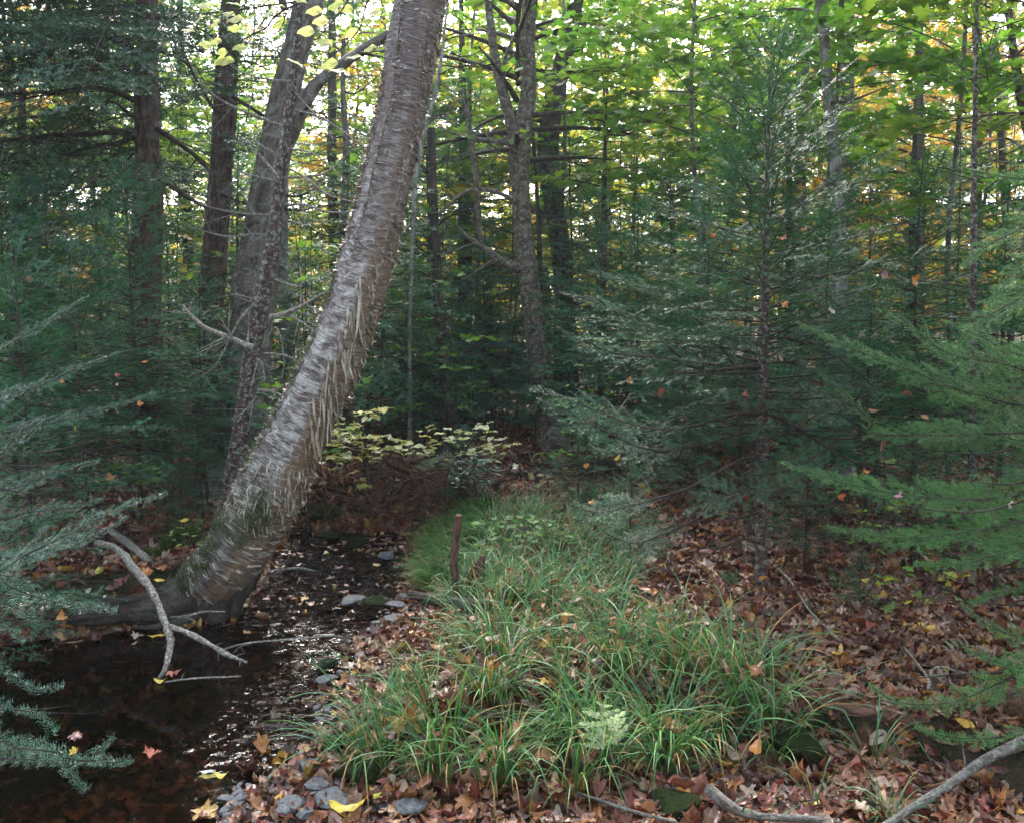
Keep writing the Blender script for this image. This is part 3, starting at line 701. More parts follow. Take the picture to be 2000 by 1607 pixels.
def curls(g, n, th, s, w, h, lift, roll, colA, colB, rng, nu=6, nv=4):
    U, V = np.meshgrid(np.linspace(-.5, .5, nu), np.linspace(0, 1, nv))
    sg = np.where(rng.random(n) < .5, 1., -1.)
    R = np.interp(s, bs, br)
    ph = rng.uniform(-.35, .35, n)
    edge = (1 - .8 * np.abs(U)[None] * rng.random((n, 1, 1))) * (.45 + .55 * rng.random((n, 1, nu)))
    vv = V[None] * edge
    TH = th[:, None, None] + (U[None] * w[:, None, None]) / R[:, None, None]
    S = s[:, None, None] + sg[:, None, None] * h[:, None, None] * (vv - roll[:, None, None] * vv ** 3) + ph[:, None, None] * U[None] * w[:, None, None]
    p, o, t, q, r = bsurf(TH, np.clip(S, .02, bs[-1]))
    off = .0015 + lift[:, None, None] * (vv ** 1.6) * (1 + .5 * np.sin(U[None] * 7 + rng.random((n, 1, 1)) * 6))
    v = p + o * off[..., None]
    i, j = np.meshgrid(np.arange(nv - 1), np.arange(nu - 1), indexing='ij')
    f = np.stack([i * nu + j, i * nu + j + 1, (i + 1) * nu + j + 1, (i + 1) * nu + j], -1).reshape(-1, 4)
    F_ = (f[None] + (np.arange(n) * nu * nv)[:, None, None]).reshape(-1, 4)
    mixv = rng.random((n, 1)); c = np.asarray(colA) * mixv + np.asarray(colB) * (1 - mixv); c = c * rng.uniform(.6, 1.2, (n, 1))
    uvs = np.stack([(U[None] * w[:, None, None] + rng.random((n, 1, 1))), V[None] * h[:, None, None] + rng.random((n, 1, 1))], -1)
    g.add(v.reshape(-1, 3), F_, np.repeat(c, nu * nv, 0), uvs.reshape(-1, 2))
g = Geo()
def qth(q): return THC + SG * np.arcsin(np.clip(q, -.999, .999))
# small horizontal flakes and rims over the whole visible trunk
n = 1500; s = rng.uniform(.15, 5.2, n) ** 1.0; q = rng.uniform(-1, 1, n); th = THC + SG * rng.uniform(-1.75, 1.75, n)
curls(g, n, th, s, rng.uniform(.012, .07, n), rng.uniform(.004, .014, n), rng.uniform(.001, .008, n), rng.uniform(0, .6, n), (.5, .47, .46), (.22, .18, .17), rng)
# shaggy left rim
n = 1100; s = rng.uniform(.8, 3.3, n); th = THC - SG * rng.uniform(.95, 1.9, n)
curls(g, n, th, s, rng.uniform(.012, .04, n), rng.uniform(.008, .028, n), rng.uniform(.008, .03, n), rng.uniform(.2, .8, n), (.46, .42, .36), (.14, .10, .07), rng)
n = 700; s = rng.uniform(.7, 5., n); th = THC + SG * rng.uniform(1.0, 1.9, n)
curls(g, n, th, s, rng.uniform(.012, .04, n), rng.uniform(.008, .024, n), rng.uniform(.006, .026, n), rng.uniform(.2, .8, n), (.42, .37, .3), (.14, .10, .07), rng)
# wide plates near the base, torn across
n = 260; s = rng.uniform(.1, 1.0, n); th = THC + SG * rng.uniform(-1.3, 1.2, n)
curls(g, n, th, s, rng.uniform(.04, .12, n), rng.uniform(.006, .02, n), rng.uniform(.004, .014, n), rng.uniform(0, .5, n), (.5, .48, .46), (.2, .16, .12), rng)
# along the seams
for S0, a0, a1, k in ((SEAM1, 2.2, 5., 520), (SEAM2, 1.4, 3.6, 380)):
    s = rng.uniform(a0, a1, k); th = S0 + .25 * vn(np.stack([s * 2.2, s * 0, s * 0], -1), 4) + rng.normal(0, .05, k)
    curls(g, k, th, s, rng.uniform(.008, .022, k), rng.uniform(.006, .03, k), rng.uniform(.004, .016, k), rng.uniform(0, .6, k), (.5, .46, .44), (.18, .13, .12), rng)
tag(g.build('peeling_bark', M['curl'], birch), None, None, None, 'stuff')
# long hanging shreds on the overhanging side
def shreds(g, th, s, ln, wd, rng, colA, colB, nv=9, down=None):
    n = len(s); p, o, t, q, r = bsurf(th, s)
    dn = np.array([0, 0, -1.]) + rng.normal(0, .12, (n, 3)); dn = dn if down is None else down(dn, t)
    dn = nrm(dn - o * np.minimum(0, np.sum(dn * o, 1))[:, None])
    sid = nrm(np.cross(dn, o)); vs = []
    A = rng.uniform(.003, .012, n); ph = rng.random(n) * 6.28; cur = rng.normal(0, .9, n); twi = rng.normal(0, 1.6, n)
    for k in range(nv):
        f = k / (nv - 1)
        cc = p + o * (.004 + A * math.sin(f * 3.1) + A * .8 * f * f + .004 * np.sin(f * 9 + ph))[:, None] + dn * (ln * f)[:, None] + sid * (ln * .12 * cur * f * f)[:, None]
        a = twi * f; sv_ = sid * np.cos(a)[:, None] + o * np.sin(a)[:, None]; w = wd * (1 - .75 * f ** 2) * (.5 + .5 * min(1, f * 6))
        vs += [cc - sv_ * (w / 2)[:, None], cc + o * (w * .3)[:, None], cc + sv_ * (w / 2)[:, None]]
    v = np.stack(vs, 1); m_ = 3 * nv
    i, j = np.meshgrid(np.arange(nv - 1), np.arange(2), indexing='ij')
    f = np.stack([i * 3 + j, i * 3 + j + 1, i * 3 + 4 + j, i * 3 + 3 + j], -1).reshape(-1, 4)
    F_ = (f[None] + (np.arange(n) * m_)[:, None, None]).reshape(-1, 4)
    x_ = rng.random((n, 1)); c = np.asarray(colA) * x_ + np.asarray(colB) * (1 - x_)
    uvs = np.zeros((n, nv, 3, 2)); uvs[..., 0] = np.arange(3) * .01 + rng.random((n, 1, 1)); uvs[..., 1] = np.linspace(0, .2, nv)[None, :, None] + rng.random((n, 1, 1))
    g.add(v.reshape(-1, 3), F_, np.repeat(c * rng.uniform(.6, 1.15, (n, 1)), m_, 0), uvs.reshape(-1, 2))
g = Geo()
cl, cd = (.62, .58, .5), (.26, .17, .11)
n = 95; s = rng.normal(1.72, .36, n).clip(.9, 2.7); q = rng.uniform(-.1, .98, n)
shreds(g, qth(q), s, rng.uniform(.03, .13, n) , rng.uniform(.004, .016, n), rng, cl, cd)
n = 24; s = rng.uniform(1.3, 2.15, n); q = rng.uniform(.0, .7, n)
shreds(g, qth(q), s, rng.uniform(.14, .26, n), rng.uniform(.008, .018, n), rng, cl, (.34, .25, .18))
n = 110; s = rng.uniform(.75, 1.15, n); q = rng.uniform(-.9, .75, n)
shreds(g, qth(q), s, rng.uniform(.03, .10, n), rng.uniform(.004, .012, n), rng, cl, cd)
n = 170; s = rng.uniform(.9, 5., n); q = rng.uniform(.75, 1., n)
shreds(g, qth(q), s, rng.uniform(.02, .08, n), rng.uniform(.003, .010, n), rng, cl, cd)
n = 300; s = rng.uniform(2.2, 5.2, n); q = rng.uniform(-1, 1., n)
shreds(g, qth(q), s, rng.uniform(.01, .04, n), rng.uniform(.002, .006, n), rng, (.55, .5, .48), cd)
tag(g.build('hanging_bark_shreds', M['curl'], birch), None, None, None, 'stuff')
# moss and lichen tufts on the trunk
def tufts(g, p, nrmv, n, ln, rng, cA, cB, spread=.02):
    i = rng.integers(0, len(p), n); b = p[i] + rng.normal(0, spread, (n, 3)); d = nrm(nrmv[i] + rng.normal(0, .55, (n, 3))); x_ = nrm(np.cross(d, rng.normal(0, 1, (n, 3)))) * (ln * .18)
    l = ln * rng.uniform(.4, 1.2, (n, 1)); v = np.stack([b - x_, b + x_, b + d * l], 1).reshape(-1, 3)
    t_ = rng.random((n, 1)); g.add(v, np.arange(3 * n).reshape(-1, 3), np.repeat(np.asarray(cA) * t_ + np.asarray(cB) * (1 - t_), 3, 0))
g = Geo()
s = np.concatenate([rng.normal(.82, .06, 60), rng.uniform(.2, .75, 70), rng.uniform(1.0, 2.3, 40)]); q = np.concatenate([rng.normal(.05, .25, 60), rng.uniform(-1., -.3, 70), rng.uniform(-1., -.9, 40)])
p, o_, t, qq, r = bsurf(qth(q), s); tufts(g, p, o_, 14000, .013, rng, (.05, .075, .02), (.11, .15, .07), .016)
g.build('moss', M['grass'], birch)
# buttress root and dark undercut bank behind the base
g = Geo()
for pts in ([(500, 1080, 50, 4.92), (480, 1130, 44, 4.84), (462, 1175, 34, 4.8), (450, 1225, 22, 4.8)], [(400, 1150, 110, 4.9), (330, 1178, 92, 4.78), (260, 1192, 70, 4.68), (180, 1196, 66, 4.64), (80, 1205, 66, 4.62), (-80, 1200, 60, 4.6)],
            [(420, 1160, 80, 4.86), (385, 1205, 60, 4.78), (330, 1228, 40, 4.66), (240, 1240, 26, 4.6)], [(345, 1160, 60, 4.8), (270, 1150, 40, 4.85), (170, 1135, 30, 4.9), (60, 1130, 20, 5.0)], [(440, 1165, 50, 4.82), (420, 1215, 34, 4.74), (400, 1250, 20, 4.7)]):
    p, r = pxpath(pts, BY); tube(g, p, r, 60, 20, rough_disp(.018, 2, 7, 4, 4))
g.build('root', M['bark_dark'], birch)

# ---------------------------------------------------------------- large trees with drawn outlines
rng = np.random.default_rng(33)
def tree_thing(name, label, pts, Y, cat='tree', group=None):
    p, _ = pxpath(pts[:1], Y); p = p[0]; return thing(name, label, cat, (p[0], p[1], float(H(p[0], p[1]))), group)
# left hemlock
T1 = [(286, 900, 72), (285, 700, 60), (284, 560, 56), (290, 430, 50), (290, 300, 44), (284, 180, 38), (287, 80, 34), (288, 0, 32), (290, -300, 28), (292, -700, 20), (294, -1100, 9)]
hem = tree_thing('hemlock_tree', 'big red brown hemlock trunk at the left with long dark crooked limbs', T1, 7.2)
g = Geo(); trunk(g, T1, 7.2, 72, 260, .016, seed=2, fu=4); g.build('trunk', M['bark_red'], hem)
g = Multi()
for pts, tw in [([(270, 106, 14), (240, 84, 13), (200, 72, 9), (150, 85, 5), (120, 95, 3)], 6), ([(262, 196, 12), (225, 180, 10), (185, 172, 8), (120, 178, 6), (0, 186, 4), (-90, 190, 3)], 10),
                ([(266, 262, 16), (240, 258, 13), (170, 262, 11), (90, 266, 10), (0, 275, 9), (-120, 280, 6)], 14), ([(262, 268, 12), (230, 280, 9), (205, 282, 7), (150, 295, 7), (60, 325, 5), (0, 330, 3)], 8),
                ([(300, 72, 8), (330, 74, 7), (365, 86, 5), (400, 105, 3)], 4), ([(305, 36, 7), (340, 34, 6), (370, 26, 4)], 3), ([(305, 252, 12), (330, 268, 11), (365, 292, 9), (395, 318, 8), (410, 338, 5)], 4),
                ([(262, 230, 8), (220, 200, 6), (195, 215, 4), (165, 250, 2)], 2), ([(308, 100, 6), (345, 112, 5), (372, 130, 6)], 2), ([(270, 520, 10), (240, 528, 12), (222, 540, 5)], 0),
                ([(300, 345, 10), (325, 358, 9), (370, 388, 8), (420, 412, 7), (480, 422, 6), (540, 428, 4)], 8), ([(262, 300, 5), (220, 340, 4), (180, 350, 3), (178, 375, 2)], 5), ([(272, 330, 4), (200, 320, 3), (140, 332, 2)], 6),
                ([(300, 300, 6), (312, 330, 5), (345, 365, 4), (352, 385, 3)], 4), ([(262, 420, 4), (230, 415, 3), (190, 400, 2)], 4)]:
    limb(g, pts, 7.15, rng, tw, twl=.7)
g.build('limb', M['bark_dark'], hem)
HEM = hem
# second dark trunk
T2 = [(395, 930, 46), (400, 800, 44), (408, 660, 42), (415, 560, 42), (424, 430, 40), (432, 330, 40), (438, 240, 42), (442, 150, 38), (448, 60, 34), (455, -100, 30), (465, -500, 22), (470, -1000, 9)]
t2 = tree_thing('dark_trunk_tree', 'dark red brown trunk between the left hemlock and the forked maple', T2, 9.2)
g = Geo(); trunk(g, T2, 9.2, 48, 160, .014, seed=12, fu=4); g.build('trunk', M['bark_red'], t2)
g = Multi()
for pts, tw in [([(445, 225, 10), (420, 215, 8), (385, 160, 7), (362, 110, 5), (350, 80, 3)], 4), ([(455, 190, 8), (520, 230, 6), (560, 255, 3)], 3), ([(430, 380, 5), (470, 395, 4), (500, 410, 2)], 3), ([(436, 130, 6), (480, 120, 4), (520, 135, 2)], 4)]:
    limb(g, pts, 9.1, rng, tw, twl=.5)
g.build('limb', M['bark_dark'], t2); DARKT = t2
# forked maple
T3 = [(470, 900, 112, 6.9), (474, 800, 100, 6.9), (480, 700, 92, 6.9), (496, 590, 84), (512, 470, 72), (526, 370, 66), (542, 280, 62), (556, 200, 56), (574, 120, 50), (590, 50, 54), (600, 0, 60), (612, -120, 50), (630, -500, 36), (640, -1000, 16)]
t3 = tree_thing('forked_maple_tree', 'stout grey maple forking high up, standing just left of the leaning birch', T3, 6.9)
g = Geo(); trunk(g, T3, 6.9, 80, 300, .018, seed=22, fu=2.6); g.build('trunk', M['bark_grey'], t3)
g = Multi()
for pts, tw in [([(548, 300, 30), (572, 248, 32), (592, 205, 30), (612, 172, 24), (640, 146, 21), (680, 118, 20), (720, 92, 19), (765, 66, 18), (840, 20, 15), (960, -80, 10)], 5),
                ([(612, -20, 26), (640, -90, 20), (690, -260, 14)], 2), ([(556, 20, 14), (540, -40, 16), (500, -200, 12)], 2)]:
    limb(g, pts, 6.85, rng, tw, seg=20, n=60, knob=.14, twl=.6)
g.build('fork_limb', M['bark_grey'], t3)
g = Multi()
for pts, tw in [([(560, 348, 6), (600, 345, 5), (640, 336, 4), (690, 290, 3), (740, 240, 2)], 5), ([(575, 215, 5), (620, 228, 5), (660, 250, 4), (710, 288, 3)], 4), ([(556, 400, 6), (600, 402, 5), (640, 415, 4), (700, 413, 2)], 5),
                ([(540, 355, 5), (500, 345, 4), (460, 335, 3)], 4), ([(548, 420, 6), (500, 420, 5), (440, 412, 4), (390, 400, 3)], 6), ([(545, 465, 5), (500, 458, 5), (440, 462, 4), (360, 440, 2)], 6),
                ([(560, 250, 5), (520, 235, 5), (470, 215, 5), (430, 195, 4), (400, 170, 4), (375, 130, 3), (355, 100, 2)], 8), ([(570, 160, 4), (520, 155, 4), (480, 145, 3), (450, 128, 2)], 5)]:
    limb(g, pts, 6.6, rng, tw, twl=.35)
g.build('dead_branch', M['deadwood'], t3)
# slender dead spruce in front of it
T4 = [(440, 1030, 44), (448, 990, 36), (462, 900, 32), (476, 810, 31), (488, 720, 30), (502, 640, 30), (512, 580, 30), (524, 520, 28), (536, 450, 24), (547, 350, 20), (558, 260, 18), (568, 180, 16), (578, 100, 13), (584, 20, 11), (592, -120, 8), (600, -300, 4)]
t4 = tree_thing('dead_spruce_tree', 'slender dead spruce with lichen crusted bark rising beside the birch base', T4, 5.35)
g = Geo(); trunk(g, T4, 5.35, 40, 220, .006, seed=32, fu=4, flare=.6); g.build('trunk', M['bark_spruce'], t4)
g = Multi()
for pts, tw in [([(495, 680, 16), (470, 670, 12), (435, 655, 11), (400, 640, 9), (375, 618, 7), (357, 597, 6)], 8), ([(527, 620, 11), (560, 612, 10), (595, 595, 7), (620, 580, 5), (640, 568, 3)], 4), ([(556, 612, 7), (585, 628, 6), (615, 648, 4)], 3),
                ([(503, 762, 8), (530, 765, 6), (565, 780, 5), (575, 785, 4)], 2), ([(508, 585, 5), (490, 600, 5), (465, 630, 4), (440, 680, 3), (415, 720, 2), (380, 740, 1.5)], 7), ([(505, 588, 4), (480, 580, 3), (452, 573, 2)], 2),
                ([(515, 585, 3), (505, 570, 2)], 0), ([(478, 868, 5), (490, 880, 5), (500, 900, 3)], 1), ([(500, 775, 5), (480, 800, 4), (450, 820, 2)], 3), ([(500, 700, 6), (512, 712, 5), (518, 745, 3)], 3), ([(515, 690, 4), (560, 695, 3), (600, 720, 2)], 4),
                ([(535, 300, 4), (500, 275, 4), (520, 250, 2)], 2), ([(545, 350, 6), (530, 330, 6), (505, 300, 3)], 2), ([(462, 870, 3), (440, 875, 2)], 0), ([(535, 545, 4), (560, 555, 3), (590, 560, 2)], 3), ([(520, 665, 3), (540, 640, 3), (555, 700, 2), (550, 740, 2)], 4),
                ([(565, 330, 4), (600, 350, 4), (640, 380, 3), (690, 395, 2)], 3), ([(560, 290, 3), (610, 300, 3), (650, 330, 2), (680, 360, 1.5)], 3), ([(560, 430, 4), (600, 440, 3), (640, 420, 2)], 4), ([(575, 180, 3), (620, 230, 3), (650, 270, 2)], 3)]:
    limb(g, pts, 5.25, rng, tw, twl=.3, n=40, rscale=.42)
g.build('dead_branch', M['deadwood'], t4)
# centre tree with fork
T5 = [(1094, 960, 84, 8.6), (1082, 900, 66, 8.6), (1072, 820, 50), (1058, 740, 44), (1046, 660, 42), (1036, 590, 39), (1028, 520, 37), (1020, 440, 37), (1016, 370, 34), (1014, 300, 40), (1024, 230, 34), (1032, 170, 30), (1030, 80, 29), (1036, 0, 28), (1045, -200, 24), (1050, -600, 16), (1050, -1000, 7)]
t5 = tree_thing('crooked_maple_tree', 'crooked mottled maple trunk in the centre, forked near the top with a leafy crown', T5, 8.8)
g = Geo(); trunk(g, T5, 8.8, 64, 260, .017, seed=42, fu=2.8); g.build('trunk', M['bark_center'], t5)
g = Multi()
for pts, tw in [([(1008, 300, 22), (1000, 250, 22), (988, 200, 20), (972, 140, 18), (962, 80, 16), (955, 20, 14), (940, -60, 12), (900, -300, 8)], 3), ([(1000, 280, 12), (970, 278, 10), (930, 272, 9), (890, 262, 5), (870, 256, 3)], 5),
                ([(1018, 528, 18), (1000, 520, 18), (970, 505, 17), (940, 482, 13), (915, 465, 9), (890, 440, 5)], 4), ([(1012, 400, 8), (980, 380, 8), (930, 370, 8), (895, 385, 7), (850, 425, 5), (810, 440, 3)], 6),
                ([(975, 150, 8), (1000, 80, 6), (1020, 50, 5)], 2), ([(940, 478, 9), (934, 420, 11), (928, 340, 12), (918, 260, 10), (905, 180, 7)], 3)]:
    limb(g, pts, 8.75, rng, tw, seg=12, n=40, twl=.5)
g.build('limb', M['bark_center'], t5); T5T = t5
SIMPLE = [  # name, mat, Y, pts, label, cat
 ('dark_leaning_tree', 'bark_dark', 10.8, [(1122, 930, 60), (1112, 800, 46), (1104, 640, 40), (1096, 500, 38), (1082, 380, 40), (1072, 300, 40), (1080, 210, 36), (1100, 110, 28), (1122, 20, 24), (1150, -200, 18), (1180, -600, 8)], 'dark broad trunk just right of the crooked centre maple'),
 ('pale_maple_tree', 'bark_pale', 7.3, [(1650, 900, 34), (1644, 700, 32), (1640, 560, 30), (1638, 470, 28), (1634, 380, 26), (1630, 300, 22), (1620, 190, 19), (1610, 80, 17), (1602, 0, 16), (1590, -200, 12), (1580, -500, 6)], 'slender pale grey maple trunk rising behind the tall fir'),
 ('shaded_trunk_tree', 'bark_center', 12.5, [(1652, 900, 42), (1652, 700, 40), (1654, 500, 36), (1658, 350, 34), (1652, 200, 28), (1652, 100, 26), (1655, 0, 24), (1660, -300, 18), (1665, -700, 7)], 'brown mottled trunk immediately behind the slender pale one'),
 ('grey_trunk_tree', 'bark_grey', 12.0, [(1562, 900, 28), (1562, 600, 26), (1562, 400, 24), (1566, 200, 20), (1572, 60, 18), (1578, -100, 14), (1585, -500, 6)], 'thin grey brown trunk to the left of the slender pale one, among green maple leaves'),
 ('slim_trunk_tree', 'bark_center', 13.0, [(1902, 900, 24), (1904, 600, 22), (1908, 400, 20), (1912, 200, 18), (1908, 60, 16), (1905, -100, 13), (1900, -500, 6)], 'slim brown trunk close behind the thin fir near the right edge'),
 ('broken_stem_tree', 'bark_grey', 8.6, [(668, 700, 16), (668, 560, 16), (671, 440, 16), (675, 340, 15), (676, 270, 14), (671, 200, 11), (669, 140, 9), (671, 78, 8)], 'straight dead stem snapped off near the top, left of the upper birch trunk'),
 ('slanting_sapling', 'bark_pale', 8.0, [(800, 640, 8), (806, 450, 8), (812, 350, 8), (826, 270, 7), (850, 180, 6), (862, 110, 5), (875, 0, 4)], 'thin pale slanting sapling stem against the bright leaves right of the birch'),
 ('black_stem_tree', 'bark_dark', 8.6, [(892, 930, 26), (884, 860, 20), (872, 770, 18), (864, 700, 17), (858, 620, 15), (852, 540, 12), (846, 400, 10), (842, 250, 6)], 'thin nearly black curved stem behind the pale yellow shrub'),
 ('slanted_dark_stem', 'bark_dark', 8.3, [(862, 920, 12), (845, 850, 12), (826, 800, 11), (806, 760, 9), (800, 700, 6)], 'short slanted black stem left of the nearly black curved stem'),
 ('straight_dark_tree', 'bark_dark', 11.5, [(908, 900, 26), (908, 700, 24), (908, 520, 22), (906, 400, 18), (905, 300, 16), (903, 200, 14), (900, 0, 9)], 'straight dim trunk left of the crooked centre maple'),
 ('dim_spruce_trunk', 'bark_dark', 10.5, [(844, 880, 20), (843, 700, 17), (842, 560, 16), (840, 420, 12), (836, 300, 8)], 'dim dark trunk right of the birch, ending among hemlock boughs'),
 ('slim_dark_spruce', 'bark_dark', 9.3, [(1178, 900, 16), (1177, 700, 15), (1178, 540, 13), (1180, 400, 10), (1182, 300, 7), (1184, 200, 4)], 'slim dark straight trunk between the centre trees and the tall fir'),
 ('thin_pole_tree', 'bark_dark', 9.8, [(1062, 860, 12), (1060, 700, 12), (1056, 560, 10), (1050, 400, 8), (1040, 250, 6)], 'thin dark pole against the right side of the crooked centre maple'),
 ('thin_shadow_pole', 'bark_dark', 10.6, [(1092, 840, 13), (1088, 700, 12), (1090, 560, 10), (1098, 420, 7)], 'thin dark pole in front of the dark broad trunk'),
 ('brown_edge_tree', 'bark_red', 9.6, [(30, 900, 32), (32, 700, 30), (36, 540, 26), (40, 420, 22), (42, 300, 18), (44, 100, 12)], 'brown trunk near the left edge of the photo behind the firs'),
 ('dim_edge_tree', 'bark_dark', 10.2, [(74, 900, 20), (72, 650, 20), (72, 500, 18), (70, 400, 14), (66, 250, 10)], 'dim trunk second from the left edge behind the firs'),
 ('grey_beech_stem', 'bark_pale', 10.0, [(560, 700, 26), (556, 600, 26), (552, 540, 22), (552, 430, 18), (556, 300, 12)], 'smooth grey stem between the dead spruce and the birch'),
 ('near_black_sapling', 'bark_dark', 7.3, [(392, 930, 16), (395, 860, 15), (400, 760, 13), (404, 640, 10), (408, 500, 7)], 'thin near black sapling stem in the shade left of the dead spruce'),
 ('dark_right_pole', 'bark_dark', 8.9, [(1320, 900, 14), (1318, 760, 13), (1316, 640, 12), (1314, 520, 9), (1312, 380, 6)], 'thin brown pole in the lit gap left of the tall fir'),
 ('reddish_pole_tree', 'bark_red', 9.4, [(1372, 900, 18), (1372, 760, 17), (1373, 660, 15), (1374, 560, 12), (1374, 400, 8)], 'reddish pole beside the lit gap left of the tall fir'),
 ('stubby_dark_trunk', 'bark_dark', 8.8, [(1548, 900, 32), (1546, 800, 30), (1545, 740, 26), (1545, 560, 20), (1543, 400, 14), (1542, 200, 8)], 'short looking dark trunk in shade just right of the tall fir trunk'),
 ('dim_right_tree', 'bark_dark', 11., [(1788, 900, 30), (1789, 600, 28), (1790, 430, 26), (1792, 340, 24), (1794, 200, 18), (1796, 0, 10)], 'dim trunk in the bright yellow patch at the right'),
 ('tilted_dark_stem', 'bark_dark', 12., [(1975, 600, 12), (1962, 400, 12), (1955, 260, 11), (1950, 170, 9), (1945, 60, 6)], 'tilted dark stem at the right edge in the bright yellow patch'),
 ('curved_edge_limb_tree', 'bark_red', 8.3, [(2040, 800, 30), (2030, 400, 24), (2008, 240, 20), (1995, 180, 18), (1982, 110, 14), (1970, 20, 10)], 'brown curved trunk just entering the top right corner'),
]
for k, (nm, mt, Yd, pts, lb) in enumerate(SIMPLE):
    t = tree_thing(nm, lb, pts, Yd); w = max(q[2] for q in pts); big = w > 22
    g = Geo(); trunk(g, pts, Yd, 36 if big else 14, 110 if big else 50, .012 if big else .004, seed=60 + k, fu=3, flare=.7); g.build('trunk', M[mt], t)
    g = Multi(); n = 7 if big else 12
    for j in range(n):
        a = pts[min(len(pts) - 2, int(1 + (len(pts) - 2) * rng.random()))]; b = pts[min(len(pts) - 1, pts.index(a) + 1)]; f = rng.random()
        x0 = a[0] + (b[0] - a[0]) * f; y0 = a[1] + (b[1] - a[1]) * f; sgn = rng.choice([-1, 1]); Ln = rng.uniform(40, 150)
        limb(g, [(x0, y0, w * .16 + 1.5, Yd), (x0 + sgn * Ln * .4, y0 - Ln * rng.uniform(-.1, .3), w * .1 + 1.5, Yd + rng.uniform(-.4, .4)), (x0 + sgn * Ln, y0 - Ln * rng.uniform(-.15, .5), 1.5, Yd + rng.uniform(-.8, .8))], Yd, rng, 4, seg=5, twl=.3)
    g.build('branch', M['twig'], t)
# pale far stump
g = Geo(); p, r = pxpath([(985, 780, 13), (985, 740, 12), (985, 700, 12), (983, 662, 11)], 10.); tube(g, p, r, 20, 14, rough_disp(.006, 2, 6))
o = g.build('broken_stump', M['bark_pale'], loc=p[0]); tag(o, 'pale snapped stump far back left of the crooked centre maple', 'stump')
# ---------------------------------------------------------------- conifers
NA, NB = (.022, .095, .05), (.07, .235, .12)
def conifer(h, r, zb, dz, per, rng, sp1=.045, sp2=.04, nsp=.0075, nl=.016, nw=.0034, nwk=1.9, droop=.0, topang=50, lowang=-4, lf1=.42, cA=NA, cB=NB, tr=.028, sag=-.12, l2=True, power=.85, bare=.0, base=(0, 0, 0), azw=None, taper=.75, fill=1.):
    zs = np.arange(zb, h * .985, dz); Z_ = []; A_ = []
    for z in zs:
        k = per if z < h * .9 else max(3, per - 2); a0 = rng.random() * 6.28
        for j in range(k): Z_.append(z + rng.uniform(-.5, .5) * dz); A_.append(a0 + j * 6.283 / k + rng.normal(0, .25))
    Z_ = np.array(Z_); A_ = np.array(A_); n = len(Z_); f = np.clip((Z_ - zb) / (h - zb), 0, 1)
    el = np.radians(lowang + (topang - lowang) * f ** 1.5 + rng.normal(0, 5, n))
    d = np.stack([np.cos(A_) * np.cos(el), np.sin(A_) * np.cos(el), np.sin(el)], 1)
    L = r * (1 - f) ** taper * rng.uniform(.6, 1.15, n) * (.55 + .45 * np.minimum(1, f * 5 + bare)) + .06
    if azw is not None: L = L * azw(A_)
    bend = np.stack([0 * L, 0 * L, (sag + .1 * (f - .3)) * L], 1)
    T0 = Tw(np.stack([0 * Z_, 0 * Z_, Z_], 1) + base, d, (0, 0, 1), L, bend, tr * .15 * (1 - f * .7) + .001, rng.uniform(.2, .6, n))
    T1_ = kids(T0, sp1, .14, 52, lf1, rng, power=power, jit=.28, sag=-.10 - droop, rf=.3, minL=.03)
    nw = nw * nwk
    g = Geo(); wood(g, T0, 6, (1, 1, 1), 1, 4, .2); wood(g, T1_, 2, (1, 1, 1), 1, 3, .3)
    if fill < 1: T1_ = T1_.sub(rng.random(len(T1_.L)) < fill)
    if l2:
        T2_ = kids(T1_, sp2, .12, 48, .42, rng, power=.7, jit=.35, sag=-.06 - droop, minL=.018)
        needles(g, T2_, nsp, nl, nw, rng, cA, cB)
    needles(g, T1_, nsp, nl, nw, rng, cA, cB)
    T0b = Tw(T0.at(np.arange(n), T0.L * .45), T0.tan(np.arange(n), T0.L * .45), (0, 0, 1), T0.L * .55, T0.b * .55, T0.r, T0.c)
    needles(g, T0b, nsp, nl * 1.1, nw, rng, cA, cB)
    return g
def leader(h, r, rng, bend=.02, base=(0, 0, 0), mat=0):
    g = Geo(); z = np.linspace(-.1, h, 8); p = np.stack([bend * np.sin(z * 1.3), bend * np.cos(z * 1.7) - bend, z], 1) + base
    tube(g, p, r * (1 - .9 * np.clip(z / h, 0, 1)) + .002, 60, 14, rough_disp(r * .12, 2, 14, 3)); return g
def pos(px, Y): q = P(px, 800, Y); return np.array([q[0], Y, float(H(q[0], Y))])
rng = np.random.default_rng(101)
def mkproto(nm, label, cat, h, tr, crown, mats, bark, base):
    t = thing(nm, label, cat, base); g = leader(h, tr, rng, base=base); g.build('trunk', bark, t); crown.build('crown', mats, t); return t
MN = [M['needle'], M['twig']]
